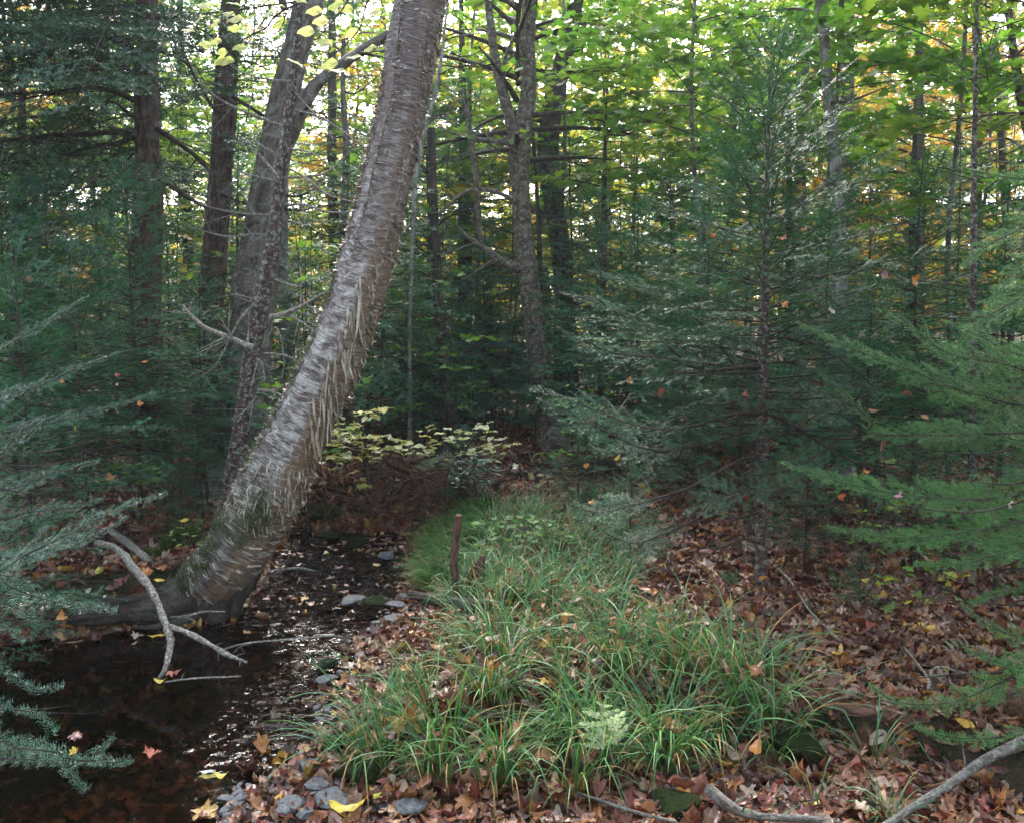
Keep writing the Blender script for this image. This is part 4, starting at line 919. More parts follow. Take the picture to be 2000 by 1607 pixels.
# tall fir on the right (drawn trunk)
b = pos(1490, 4.55); h = 2.86
T = thing('fir_tree', 'tall slender balsam fir with its stem bare near the ground, right of centre', 'tree', b)
g = Geo(); p, r = pxpath([(1486, 1190, 24), (1487, 1050, 24), (1488, 900, 23), (1490, 760, 20), (1494, 620, 17), (1496, 480, 14), (1498, 340, 10), (1503, 200, 7), (1508, 100, 3)], 4.55)
tube(g, p, r, 110, 16, rough_disp(.0025, 3, 20, 3)); g.build('trunk', M['bark_spruce'], T)
g = conifer(h, 1.1, .85, .07, 6, rng, sp1=.034, sp2=.028, nsp=.0042, nl=.017, nw=.0026, tr=.03, topang=58, lowang=2, sag=-.03, base=b, cA=(.014, .055, .034), cB=(.045, .13, .07), lf1=.36, taper=.62)
g.build('crown', MN, T)
g = Multi()
for pts in ([(1486, 808, 9), (1440, 808, 8), (1380, 826, 7), (1320, 840, 6), (1230, 850, 4)], [(1484, 842, 9), (1430, 850, 8), (1370, 868, 6), (1300, 882, 5), (1240, 880, 3)], [(1482, 890, 9), (1440, 900, 7), (1380, 935, 6), (1310, 965, 5), (1200, 985, 3)],
            [(1494, 806, 7), (1530, 820, 6), (1580, 850, 6), (1640, 888, 5), (1700, 915, 3)], [(1494, 842, 6), (1560, 846, 6), (1640, 856, 5), (1710, 850, 3)], [(1480, 842, 5), (1472, 860, 5), (1466, 880, 5), (1472, 940, 4), (1470, 985, 3)], [(1494, 890, 5), (1530, 900, 5), (1570, 925, 3)],
            [(1486, 718, 8), (1430, 720, 7), (1370, 728, 6), (1300, 728, 4)], [(1494, 662, 7), (1540, 662, 6), (1620, 678, 5)], [(1480, 1000, 6), (1440, 1010, 5), (1380, 1000, 3)], [(1484, 1060, 5), (1450, 1052, 5), (1400, 1070, 4), (1340, 1060, 2)], [(1480, 940, 5), (1420, 990, 4), (1360, 1020, 3), (1300, 1030, 2)]):
    limb(g, pts, 4.5, rng, 7, seg=6, twl=.22, n=30, rscale=.4, sub=False)
g.build('branch', M['twig'], T)
# boughs of foliage on those lower branches and other hand placed fir boughs
def bough(g, pts, Y, rng, lmax=.3, sp=.03, nl=.014, nw=.0022, nsp=.0035, cA=NA, cB=NB, s0=.1, upn=(0, -.5, .85), dropy=0., sp2=.026, front=.35, wd=5, curve=-.04, up=.12):
    p, r = pxpath([(q[0], q[1], wd * (1 - .75 * i / len(pts))) + tuple(q[2:3]) for i, q in enumerate(pts)], Y)
    c, t, a, b_, rr, s = tube(g, p, np.maximum(r, .0012), 12 * len(pts), 5, None, (1, 1, 1), 1)
    Ls = s[-1]; n = max(4, int(Ls * (1 - s0) / (sp / 2))); f = s0 + (1 - s0) * (np.arange(n) + rng.random(n)) / n; f = np.minimum(f, .995)
    f3 = lambda A: np.stack([np.interp(f * Ls, s, A[:, k]) for k in range(3)], -1)
    C, Tn = f3(c), nrm(f3(t)); N_ = nrm(np.array(upn, float) + rng.normal(0, .1, (n, 3))); N_ = nrm(N_ - Tn * np.sum(N_ * Tn, 1)[:, None]); X_ = np.cross(N_, Tn)
    sd = np.where(np.arange(n) % 2 == 0, 1., -1.)[:, None]; an = np.radians(48 + rng.normal(0, 8, n))[:, None]
    d = Tn * np.cos(an) + X_ * sd * np.sin(an) + N_ * rng.normal(0, .1, (n, 1))
    fr = (f - s0) / (1 - s0); L = lmax * np.minimum(1, front + fr * 3) * np.clip((1 - fr) * 1.5 + .12, 0, 1) * rng.uniform(.55, 1.15, n)
    A = Tw(C, d, N_, np.maximum(L, .025), np.stack([0 * L, 0 * L, curve * L * 3], 1), .0016, rng.uniform(.15, .9, n))
    B_ = kids(A, sp2, .14, 46, .45, rng, power=.6, jit=.12, sag=-.04, minL=.015)
    wood(g, A, 3, (1, 1, 1), 1, 3, .4); wood(g, B_, 1, (1, 1, 1), 1, 3, .4)
    needles(g, A, nsp, nl, nw, rng, cA, cB, up=up); needles(g, B_, nsp, nl * .92, nw, rng, cA, cB, up=up)
    M_ = Tw(C[fr > .5], Tn[fr > .5], N_[fr > .5], sp, None, .001, .6); needles(g, M_, nsp, nl, nw, rng, cA, cB, s0=0)
GA, GB = (.018, .07, .025), (.07, .17, .05)
for pts, Y_ in (([(1380, 826), (1310, 838), (1240, 830), (1160, 800), (1080, 770), (1040, 760)], 4.2), ([(1300, 882), (1240, 870), (1180, 840), (1120, 815), (1050, 780)], 4.1), ([(1370, 868), (1300, 880), (1230, 885), (1160, 880)], 4.4), ([(1310, 965), (1240, 985), (1170, 1000), (1110, 985)], 4.0),
                ([(1380, 728), (1300, 700), (1200, 690), (1130, 660), (1090, 640)], 4.6), ([(1330, 700), (1260, 640), (1160, 590), (1095, 572)], 4.9), ([(1360, 1015), (1300, 1040), (1240, 1060), (1180, 1040)], 4.1), ([(1640, 856), (1580, 900), (1520, 920), (1460, 930)], 4.3),
                ([(1400, 660), (1330, 600), (1250, 560), (1150, 530)], 4.9), ([(1560, 960), (1480, 960), (1400, 975), (1340, 1000)], 4.0), ([(1700, 770), (1640, 790), (1560, 800), (1500, 790)], 4.6), ([(1540, 662), (1620, 690), (1690, 740), (1720, 780)], 4.4)):
    g = Geo(); bough(g, pts, Y_, rng, lmax=.24, nl=.016, nw=.003, nsp=.0048, cA=(.02, .085, .045), cB=(.06, .19, .10), upn=(0, -.3, 1)); g.build('bough', MN, T)
TALLFIR = T
# thin fir near the right edge
b = pos(1899, 5.2); T = thing('fir_tree', 'thin straight fir pole near the right edge, taller than the photo', 'tree', b)
g = Geo(); p, r = pxpath([(1896, 1080, 17), (1898, 900, 15), (1900, 700, 13), (1901, 500, 12), (1903, 300, 10), (1906, 120, 8), (1908, 0, 6), (1910, -150, 3)], 5.2)
tube(g, p, r, 110, 14, rough_disp(.002, 3, 20, 3)); g.build('trunk', M['bark_spruce'], T)
g = conifer(3.9, .95, .7, .16, 4, rng, sp1=.05, sp2=.04, nsp=.0065, nl=.017, nw=.003, topang=55, lowang=-2, base=b, lf1=.34, taper=.5, cA=(.02, .06, .03), cB=(.06, .14, .06)); g.build('crown', MN, T)
# prototypes
PA = mkproto('fir_tree', 'young dark fir at the left edge with sprays glinting toward the pool', 'tree', 1.75, .015, conifer(1.75, .85, .3, .075, 5, rng, sp1=.036, sp2=.032, nsp=.005, nl=.015, nw=.0028, topang=52, lowang=0, base=pos(45, 4.7), taper=.6), MN, M['bark_dark'], pos(45, 4.7))
PB = mkproto('hemlock_sapling', 'young hemlock with drooping sprays behind the birch shrub, left of the black curved stem', 'tree', 3.2, .022, conifer(3.2, 1.2, .35, .09, 6, rng, sp1=.045, sp2=.036, nsp=.006, nl=.02, nw=.0055, topang=40, lowang=-8, droop=.06, sag=-.16, base=pos(745, 8.2), taper=.6), MN, M['bark_dark'], pos(745, 8.2))
PC = mkproto('fir_tree', 'bushy fir in front of the left hemlock trunk', 'tree', 2.4, .018, conifer(2.4, 1.0, .5, .08, 6, rng, sp1=.04, sp2=.034, nsp=.0052, nl=.018, nw=.004, topang=50, lowang=-2, base=pos(265, 5.9), taper=.62), MN, M['bark_dark'], pos(265, 5.9))
FIRS = [ # proto, px, Y, scale, label, tint (brighter bluish ones on central hemlocks paint haze light)
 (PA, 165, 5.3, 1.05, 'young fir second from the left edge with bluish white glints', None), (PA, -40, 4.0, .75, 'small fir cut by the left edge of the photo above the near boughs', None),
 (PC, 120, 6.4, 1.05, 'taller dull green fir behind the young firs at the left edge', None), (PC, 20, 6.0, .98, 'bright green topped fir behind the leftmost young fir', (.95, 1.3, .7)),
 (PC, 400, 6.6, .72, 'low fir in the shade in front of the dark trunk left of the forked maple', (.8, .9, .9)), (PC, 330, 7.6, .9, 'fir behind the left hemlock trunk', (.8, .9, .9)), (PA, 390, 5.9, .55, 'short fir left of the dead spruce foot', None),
 (PB, 600, 8.9, .65, 'hemlock filling the gap behind the birch on its left side', (.85, 1, 1.05)), (PB, 860, 9.2, .68, 'dark hemlock behind the nearly black curved stem', (1., 1.15, 1.25)), (PB, 950, 9.8, .75, 'hemlock tinted bluish for haze left of the crooked centre maple', (1.2, 1.4, 1.6)),
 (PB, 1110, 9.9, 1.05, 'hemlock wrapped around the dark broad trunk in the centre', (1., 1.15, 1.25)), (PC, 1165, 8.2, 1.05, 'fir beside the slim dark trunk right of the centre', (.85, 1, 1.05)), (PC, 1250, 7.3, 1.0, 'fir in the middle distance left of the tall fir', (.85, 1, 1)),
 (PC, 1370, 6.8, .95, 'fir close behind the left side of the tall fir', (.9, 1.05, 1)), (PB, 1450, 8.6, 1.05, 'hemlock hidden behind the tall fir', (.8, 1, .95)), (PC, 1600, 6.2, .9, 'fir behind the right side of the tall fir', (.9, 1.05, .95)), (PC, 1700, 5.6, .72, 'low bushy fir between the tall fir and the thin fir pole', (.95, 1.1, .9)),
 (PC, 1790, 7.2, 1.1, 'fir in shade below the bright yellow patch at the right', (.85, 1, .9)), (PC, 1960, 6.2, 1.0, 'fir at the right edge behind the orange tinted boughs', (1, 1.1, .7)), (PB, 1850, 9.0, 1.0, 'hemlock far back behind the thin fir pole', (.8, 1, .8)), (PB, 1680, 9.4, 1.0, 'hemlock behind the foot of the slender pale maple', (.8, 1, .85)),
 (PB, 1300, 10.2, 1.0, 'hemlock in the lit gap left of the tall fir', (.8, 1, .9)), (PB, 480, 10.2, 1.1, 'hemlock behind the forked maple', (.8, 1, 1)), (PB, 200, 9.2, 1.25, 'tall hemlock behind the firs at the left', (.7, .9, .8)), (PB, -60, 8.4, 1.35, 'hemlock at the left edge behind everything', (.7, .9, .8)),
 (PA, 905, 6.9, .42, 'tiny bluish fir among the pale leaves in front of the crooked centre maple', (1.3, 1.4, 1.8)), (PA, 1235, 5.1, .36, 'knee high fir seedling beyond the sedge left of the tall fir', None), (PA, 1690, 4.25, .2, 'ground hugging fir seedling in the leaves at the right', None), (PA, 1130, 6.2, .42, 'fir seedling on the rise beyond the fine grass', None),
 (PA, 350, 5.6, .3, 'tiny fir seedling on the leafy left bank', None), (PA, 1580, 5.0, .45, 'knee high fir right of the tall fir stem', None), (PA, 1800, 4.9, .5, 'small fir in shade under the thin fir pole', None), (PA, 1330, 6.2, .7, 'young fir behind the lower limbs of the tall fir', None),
 (PC, 1050, 8.9, .5, 'small fir at the foot of the crooked centre maple', (.8, .9, .9)), (PC, 720, 9.8, .75, 'small hemlock in the dark gap right of the birch', (1., 1.15, 1.25)), (PA, 1960, 4.4, .62, 'young fir in the bottom right gloom', None), (PB, 1010, 12.5, .9, 'hemlock tinted bluish for haze in the gap behind the crooked centre maple', (1.3, 1.5, 1.7)), (PB, 800, 12.8, .9, 'hemlock tinted bluish for haze in the gap right of the birch', (1.3, 1.5, 1.7)), (PC, 820, 8.8, .55, 'low fir behind the root mass', (.8, .95, .9)), (PC, 960, 10.2, .6, 'low fir in the dark behind the cream leaved shrub', (.75, .9, .9)), (PC, 2080, 5.2, 1.0, 'fir mostly outside the right edge', (.9, 1, .8)),
]
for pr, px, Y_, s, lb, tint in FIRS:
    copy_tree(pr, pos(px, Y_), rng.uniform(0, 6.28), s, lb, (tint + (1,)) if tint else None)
BIG = mkproto('spruce_tree', 'tall dim spruce in the far forest', 'tree', 11., .11, conifer(11., 2.3, 1.0, .30, 6, rng, sp1=.10, sp2=.085, nsp=.03, nl=.06, nw=.02, topang=35, lowang=-12, droop=.06, sag=-.12, base=pos(660, 15), tr=.08, lf1=.4), MN, M['bark_dark'], pos(660, 15))
BIG['group'] = 'tall conifers far back in the forest'
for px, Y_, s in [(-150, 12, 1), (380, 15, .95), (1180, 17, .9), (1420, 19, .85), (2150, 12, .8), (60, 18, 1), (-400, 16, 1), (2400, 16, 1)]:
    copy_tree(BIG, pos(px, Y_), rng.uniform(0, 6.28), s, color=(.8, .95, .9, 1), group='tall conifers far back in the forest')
# crown of the big left hemlock and hanging sprays of the dark trunk tree
def hem_crown(parent, px, Y_, z0, z1, r, n, side, seed):
    rg = np.random.default_rng(seed); z = rg.uniform(z0, z1, n); a = rg.uniform(0, 6.28, n) if side is None else rg.normal(side[0], side[1], n)
    el = np.radians(rg.normal(2, 12, n)); L = r * rg.uniform(.5, 1.1, n)
    c = P(px, 300, Y_); d = np.stack([np.cos(a) * np.cos(el), np.sin(a) * np.cos(el), np.sin(el)], 1)
    T0 = Tw(np.stack([np.full(n, c[0]), np.full(n, Y_), z], 1), d, (0, 0, 1), L, np.stack([0 * L, 0 * L, -.16 * L], 1), .008, rg.uniform(.1, .5, n))
    A = kids(T0, .07, .15, 55, .45, rg, power=.5, jit=.1, sag=-.12, rf=.35, minL=.1); B_ = kids(A, .05, .1, 50, .4, rg, power=.6, sag=-.12, minL=.04)
    g = Geo(); wood(g, T0, 8, (1, 1, 1), 1, 5, .2); wood(g, A, 3, (1, 1, 1), 1, 3, .3)
    for Q in (A, B_): needles(g, Q, .006, .028, .010, rg, (.012, .055, .028), (.035, .12, .06), jit=.45)
    g.build('crown', MN, parent)
hem_crown(HEM, 285, 7.2, 2.75, 6.2, 2.2, 100, (math.pi, .95), 5)
hem_crown(DARKT, 440, 9.2, 3.3, 7.5, 1.5, 70, None, 6)

# near boughs: fir just outside the left edge, and hemlock just outside the right edge
for (nm, lb, px, Y_, h, bl) in (('fir_tree', 'near fir reaching in from the left edge over the pool with frosty glinting needles', -420, 3.1, 3.4, [
        ([(-60, 1128), (60, 1078), (160, 1030), (250, 985), (322, 966)], 3.3, .17), ([(-60, 1080), (40, 1090), (120, 1062), (200, 1040), (245, 1010)], 3.4, .14), ([(-60, 1105), (20, 1145), (80, 1168), (150, 1182), (224, 1190)], 3.0, .13), ([(-60, 1160), (0, 1175), (40, 1190), (72, 1215), (62, 1245)], 2.95, .12),
        ([(-60, 1442), (50, 1455), (120, 1478), (195, 1488), (256, 1486)], 2.75, .13), ([(60, 1462), (110, 1490), (140, 1515), (165, 1540)], 2.7, .09), ([(-50, 1300), (20, 1318), (70, 1345), (118, 1340)], 2.9, .10), ([(-50, 1375), (30, 1385), (75, 1395), (108, 1425)], 2.8, .10), ([(150, 1485), (190, 1465), (222, 1442)], 2.75, .07),
        ([(-60, 905), (20, 872), (60, 845), (85, 820)], 3.6, .14), ([(-60, 960), (40, 950), (110, 920), (190, 900)], 3.8, .17), ([(-60, 780), (60, 760), (150, 720), (230, 690)], 4.1, .2), ([(-60, 850), (80, 830), (200, 800), (300, 770)], 4.2, .2), ([(-60, 1020), (60, 1000), (140, 990), (200, 975)], 3.7, .16),
        ([(-60, 700), (40, 660), (120, 610), (170, 580)], 4.2, .2), ([(-80, 1210), (-20, 1215), (20, 1230), (45, 1250)], 2.9, .1)]),
        ('hemlock_tree', 'near hemlock reaching in from the right edge with bright green and rusty sprays', 2420, 3.6, 3.6, [
        ([(2080, 800), (1900, 770), (1780, 725), (1660, 680), (1560, 632)], 3.6, .24), ([(2080, 735), (1960, 712), (1850, 690), (1780, 640), (1715, 608)], 3.5, .24), ([(2080, 700), (1980, 690), (1920, 660), (1850, 630)], 3.4, .2), ([(2060, 960), (1900, 975), (1760, 965), (1640, 940), (1530, 905)], 3.5, .22),
        ([(2060, 1010), (1940, 1030), (1800, 1050), (1700, 1045), (1620, 1030)], 3.4, .2), ([(2060, 1060), (1960, 1080), (1880, 1100), (1790, 1102)], 3.3, .17), ([(2060, 1290), (1960, 1330), (1860, 1370), (1760, 1372), (1700, 1340)], 3.0, .17), ([(2060, 1250), (1980, 1240), (1920, 1215), (1880, 1180)], 3.2, .17),
        ([(2060, 1430), (1950, 1440), (1860, 1440), (1790, 1420)], 2.9, .14), ([(2060, 880), (1960, 860), (1880, 850), (1800, 860)], 3.8, .2), ([(2060, 560), (1980, 590), (1900, 640), (1860, 690)], 3.7, .2), ([(2060, 330), (2000, 350), (1930, 340), (1880, 330)], 3.6, .2), ([(2060, 420), (1990, 450), (1930, 480), (1880, 520)], 3.8, .2),
        ([(2060, 1340), (1990, 1310), (1940, 1290), (1890, 1270)], 3.0, .15), ([(2060, 1160), (1990, 1150), (1940, 1160), (1900, 1175)], 3.3, .15), ([(1760, 850), (1700, 820), (1640, 760), (1600, 730)], 3.9, .17), ([(2060, 500), (2000, 520), (1960, 560), (1930, 600)], 3.3, .2)])):
    b = pos(px, Y_); t = thing(nm, lb, 'tree', b)
    leader(h, .05, rng, base=b).build('trunk', M['bark_dark'], t)
    left = px < 0
    for k, (pts, Yb, lm) in enumerate(bl):
        g = Geo()
        start = [(px, pts[0][1] - 20, Y_)]
        bough(g, start + [(q[0], q[1], Yb) for q in pts], Yb, rng, lmax=lm * (.8 if left else .9), s0=.3 if left else .2, sp=.022, nl=.016 if left else .0145, nw=.0026 if left else .003, nsp=.0046 if left else .0028, wd=5, sp2=.028 if left else .021,
              cA=(.02, .09, .05) if left else (.035, .13, .035), cB=(.07, .22, .12) if left else (.11, .27, .07), up=.2, front=.3)
        if not left and k in (0, 1, 3, 4, 5, 6, 12, 13, 9, 14):       # rusty dying inner sprays
            bough(g, [(q[0] + 40, q[1] + 16, Yb + .05) for q in pts[:3]], Yb + .05, rng, lmax=lm * .9, s0=.05, sp=.03, nl=.012, nw=.002, nsp=.006, cA=(.10, .05, .015), cB=(.22, .13, .03))
        g.build('bough', [M['needle_wet'], M['twig']] if left else MN, t)
    g = Multi()
    if not left:
        for k in range(12):
            y = rng.uniform(880, 1320); x = rng.uniform(1700, 1900); yb = rng.uniform(3.0, 4.)
            limb(g, [(2100, y - rng.uniform(-30, 60), 5, yb), ((x + 2100) / 2, y, 4, yb), (x, y + rng.uniform(-20, 40), 1.5, yb)], yb, rng, 5, seg=5, twl=.16, n=24)
    else:
        for k in range(8):
            y = rng.uniform(850, 1480); limb(g, [(-120, y, 4, 3.2), (60, y + rng.uniform(-20, 40), 3, 3.2), (rng.uniform(120, 260), y + rng.uniform(-40, 40), 1.2, 3.3)], 3.2, rng, 4, seg=5, twl=.14, n=20)
    g.build('bare_branch', M['twig'], t)

# ---------------------------------------------------------------- broadleaf trees
WH = [(1, 1, 1), (.85, .95, .8), (.7, .8, .7), (1, .95, .6), (.95, .8, .5), (.6, .75, .6)]
def broad(h, zc, r, nl, tr, lsize, rng, sp1=.3, sp2=.14, sp3=.06, tp=None, base=(0, 0, 0), flat=.35, el=(10, 45), sag=-.12, L2=.5, L3=.45, droop=.25, pal=WH, jitc=.2, wmin=True):
    tp = tp or tmpl_star(MAPLE_S, .25, .15)
    z = np.sort(rng.uniform(zc, h * .97, nl)); a = np.arange(nl) * 2.4 + rng.normal(0, .3, nl); f = (z - zc) / (h - zc)
    e = np.radians(el[0] + (el[1] - el[0]) * f + rng.normal(0, 8, nl)); L = r * (1 - .75 * f) * rng.uniform(.6, 1.1, nl) * (.7 + .3 * np.minimum(1, f * 4))
    d = np.stack([np.cos(a) * np.cos(e), np.sin(a) * np.cos(e), np.sin(e)], 1)
    T0 = Tw(np.stack([0 * z, 0 * z, z], 1) + base, d, (0, 0, 1), L, np.stack([0 * L, 0 * L, sag * L], 1), tr * .3 * (1 - .6 * f))
    A = kids(T0, sp1, .2, 45, L2, rng, power=.5, jit=.25, sag=-.08, rf=.45, minL=.1); B_ = kids(A, sp2, .15, 45, L3, rng, power=.5, jit=.25, sag=-.06, rf=.5, minL=.06)
    g = Geo(); wood(g, T0, 7, (1, 1, 1), 1, 5, .25); wood(g, A, 3, (1, 1, 1), 1, 3, .3); wood(g, B_, 1, (1, 1, 1), 1, 3, .4)
    for Q in (B_, A): leaves_on(g, Q, sp3, lsize, rng, tp, pal, flat=flat, droop=droop)
    return g
ML = [M['leaf'], M['twig']]
def mkbroad(nm, label, cat, h, tr, px, Y_, bark, **k):
    b = pos(px, Y_); t = thing(nm, label, cat, b); leader(h, tr, rng, .06, base=b).build('trunk', bark, t)
    g = broad(h, tr=tr, rng=rng, base=b, **k); g.build('crown', ML, t); return t
def setcol(t, c):
    for o in [t] + list(t.children): o.color = c + (1,)
GR, YG, YE, OR_, DG = (.10, .22, .04), (.27, .34, .07), (.48, .44, .09), (.48, .29, .09), (.06, .16, .03)
MA = mkbroad('maple_tree', 'layered green maple spreading over the upper right behind the tall fir', 'tree', 7.4, .028, 1350, 8.4, M['bark_grey'], zc=2.2, r=2.4, nl=44, lsize=.10, sp1=.19, sp2=.11, sp3=.042, el=(8, 40), flat=.35, L2=.55, L3=.5)
setcol(MA, GR)
MS = mkbroad('maple_sapling', 'bright green maple sapling in the gap between the dead spruce and the birch', 'sapling', 2.5, .005, 590, 6.7, M['twig'], zc=.5, r=.75, nl=22, lsize=.085, sp1=.10, sp2=.09, sp3=.045, el=(5, 35), flat=.3)
setcol(MS, (.13, .32, .05))
MD = mkbroad('broadleaf_tree', 'yellow green broadleaf tree in the bright backdrop', 'tree', 13., .09, 760, 18, M['bark_grey'], zc=1.2, r=3.4, nl=64, lsize=.17, sp1=.3, sp2=.18, sp3=.06, el=(5, 50), flat=.6, L2=.6, L3=.55, tp=tmpl_star(OVATE_S, .2, .2))
setcol(MD, YG); MD['group'] = 'broadleaf trees in the bright backdrop'
for px, Y_, s, c, lb in [(1620, 8.0, 1.0, GR, 'green maple above and right of the tall fir'), (1860, 7.6, 1.0, (.12, .28, .04), 'green maple over the top right corner'), (1090, 10.2, 1.05, (.16, .3, .05), 'maple crown of light green leaves behind the forked top of the crooked maple'),
                         (930, 12., 1.1, (.24, .32, .06), 'yellowing maple right of the upper birch trunk'), (1500, 12.5, 1.1, (.2, .32, .05), 'light green maple in the backdrop above the tall fir'), (330, 12., 1.1, (.2, .3, .05), 'yellow green maple between the hemlock and the dark trunk'),
                         (60, 10.5, 1., GR, 'green maple behind the left hemlock'), (700, 14.5, .6, (.3, .38, .12), 'pale green maple behind the fork limb'), (1230, 13, 1.1, (.26, .34, .06), 'yellow green maple behind the centre right'), (1780, 13, 1.0, (.5, .36, .1), 'orange maple glowing at the right')]:
    copy_tree(MA, pos(px, Y_), rng.uniform(0, 6.28), s, lb, c + (1,))
for px, Y_, s, c, lb in [(860, 7.6, .85, (.1, .26, .04), 'green layered sapling behind the nearly black curved stem'), (800, 8.0, .75, (.09, .24, .05), 'green sapling low behind the pale yellow shrub'), (60, 6.2, 1.05, GR, 'green maple sapling at the left edge above the firs'),
                         (640, 8.4, 1.0, (.12, .3, .05), 'pale green sapling just left of the birch'), (1150, 6.6, .62, (.13, .3, .05), 'small bright maple sprig reaching past the slim dark trunk'), (940, 10.5, 1.2, (.22, .3, .05), 'yellow green sapling between the dim trunk and the crooked maple'), (1720, 4.6, .35, (.18, .3, .05), 'little maple with yellow edged leaves under the right boughs')]:
    copy_tree(MS, pos(px, Y_), rng.uniform(0, 6.28), s, lb, c + (1,))
k = 0
for Yr, n, sc in ((17, 9, .85), (23, 13, 1.0), (31, 17, 1.1), (42, 20, 1.3), (56, 20, 1.6)):
    for j in range(n):
        px = -500 + 3000 * (j + rng.uniform(.1, .9)) / n; Yj = Yr * rng.uniform(.88, 1.12)
        u = rng.random(); right = px > 1500
        c = OR_ if (u < .16 or (right and u < .35)) else YE if u < .42 else YG if u < .8 else GR
        c = tuple(np.array(c) * rng.uniform(.8, 1.2)); grp = 'broadleaf trees in the bright backdrop'
        lb = {0: 'yellow green broadleaf tree in the bright backdrop', 1: 'orange autumn tree in the bright backdrop', 2: 'yellow autumn tree in the bright backdrop', 3: 'green broadleaf tree in the bright backdrop'}[1 if c[0] > c[1] * 1.5 else 2 if c[0] > c[1] else 3 if c[0] < c[1] * .5 else 0]
        copy_tree(MD, pos(px, Yj), rng.uniform(0, 6.28), min(sc * rng.uniform(.85, 1.15), (1.9 + .37 * Yj) / 13) if 380 < px < 1000 else sc * rng.uniform(.85, 1.15), lb, c + (1,), grp if lb.startswith('yellow green') else grp + ', ' + lb.split()[0])
for j in range(150):
    Yj = 10.5 + 20 * (j / 150) ** 1.3 + rng.uniform(-.5, .5); px = rng.uniform(-300, 2300); u = rng.random()
    nm, c = ('orange', OR_) if u < (.25 if px > 1500 else .08) else ('yellow', YE) if u < .4 else ('yellow green', YG) if u < .75 else ('green', (.12, .26, .05))
    c = tuple(np.array(c) * rng.uniform(.8, 1.2))
    copy_tree(MS, pos(px, Yj), rng.uniform(0, 6.28), rng.uniform(1.3, 2.2) * (1 + max(0, Yj - 16) * .05), nm + ' leaved sapling in the understory behind the near trees', c + (1,), nm + ' saplings in the understory')
for x_, y_, s, pr_, lb in [(4.6, 2.5, 1.0, MA, 'maple added for shade outside the right edge beside the camera'), (-5.2, 1.5, 1.1, MA, 'maple added for shade outside the left edge beside the camera'), (5.5, 5.2, 1.05, MA, 'maple added for shade beyond the right edge'), (2.6, -2.6, 1.1, MA, 'maple added for shade behind the camera to the right'), (-2.4, -3.4, 1.1, MA, 'maple added for shade behind the camera to the left'),
                        (-7., 4.5, 1.1, MA, 'maple added for shade beyond the left edge'), (0.5, -6.5, .8, MD, 'broadleaf tree added for shade behind the camera'), (7.5, -1., .8, MD, 'broadleaf tree added for shade outside the right edge'), (-7.5, -2., .8, MD, 'broadleaf tree added for shade outside the left edge'), (1.2, -1.6, 1.0, MA, 'maple added for shade close behind the camera'), (-1.8, -1.8, 1.05, MA, 'second maple added for shade close behind the camera'), (3.6, .3, 1.1, MA, 'maple added for shade beside the camera on the right'), (-4.2, -.6, 1.1, MA, 'maple added for shade beside the camera on the left'), (3.2, -5.5, .75, MD, 'broadleaf tree added for shade far behind the camera on the right'), (-4.2, -6.5, .8, MD, 'broadleaf tree added for shade far behind the camera on the left'), (3.4, 5.6, 1.05, MA, 'maple added to shade the right side of the clearing')]:
    copy_tree(pr_, (x_, y_, float(H(x_, y_))), rng.uniform(0, 6.28), s, lb, ((.2, .32, .05) if pr_ is MA else YG) + (1,), 'off-frame trees added to shade the clearing')  # off-frame canopy added to cut the skylight on the ground
for px, Y_, s, c, lb in [(470, 14.5, .95, (.2, .32, .07), 'light green maple behind the limb of the forked maple'), (820, 13.8, .95, (.16, .3, .06), 'green maple filling the canopy right of the birch'), (1010, 14.5, 1.1, (.2, .33, .06), 'light green maple canopy behind the crooked maple'), (1180, 11.6, .95, (.13, .27, .05), 'green maple canopy behind the slim dark trunk'),
                         (1420, 10.8, .95, (.15, .28, .05), 'green maple canopy left of the tall fir tip'), (1560, 14.5, 1.1, (.24, .33, .07), 'pale green maple canopy behind the slender pale trunk'), (1900, 11.5, 1., (.2, .3, .06), 'green maple canopy behind the thin fir pole'), (230, 13.5, 1.05, (.2, .3, .07), 'green maple seen between the left trunks')]:
    copy_tree(MA, pos(px, Y_), rng.uniform(0, 6.28), s, lb, c + (1,))
copy_tree(PB, pos(842, 10.7), 1., 1.35, 'tall hemlock around the dim trunk right of the birch', (1.1, 1.25, 1.35, 1)); copy_tree(PB, pos(915, 11.7), 2., 1.5, 'tall hemlock around the straight dim trunk', (1.2, 1.35, 1.45, 1))  # tints brightened and blued to paint haze light on the needles
for j in range(70):
    Yj = rng.uniform(24, 55); px = rng.uniform(-300, 2300); u = rng.random(); nm, c = ('orange', OR_) if u < .12 else ('yellow', YE) if u < .45 else ('yellow green', YG)
    copy_tree(MS, pos(px, Yj), rng.uniform(0, 6.28), rng.uniform(2.6, 4.2), nm + ' bushy growth far back between the trunks', c + (1,), nm + ' bushy growth far back')
for px, Y_, s, c, lb in [(700, 9.4, 1.15, (.2, .34, .08), 'pale green sapling in the gap right of the birch above the pale shrub'), (780, 10.2, 1.35, (.24, .34, .07), 'light green sapling left of the dim trunk right of the birch'), (880, 10.0, 1.3, (.16, .32, .06), 'green layered sapling between the dim trunks right of the birch'), (990, 10.6, 1.2, (.28, .36, .08), 'yellowish sapling left of the crooked centre maple'),
                         (930, 8.8, .9, (.1, .27, .06), 'low green sapling left of the crooked centre maple'), (1130, 11.8, 1.4, (.26, .34, .07), 'sapling glowing behind the dark broad trunk'), (480, 8.4, 1.0, (.13, .3, .06), 'green sapling behind the forked maple'), (1250, 9.6, 1.3, (.18, .32, .06), 'green sapling left of the reddish poles'), (350, 9.6, 1.4, (.3, .36, .08), 'yellowish sapling left of the dark trunk')]:
    copy_tree(MS, pos(px, Y_), rng.uniform(0, 6.28), s, lb, c + (1,))
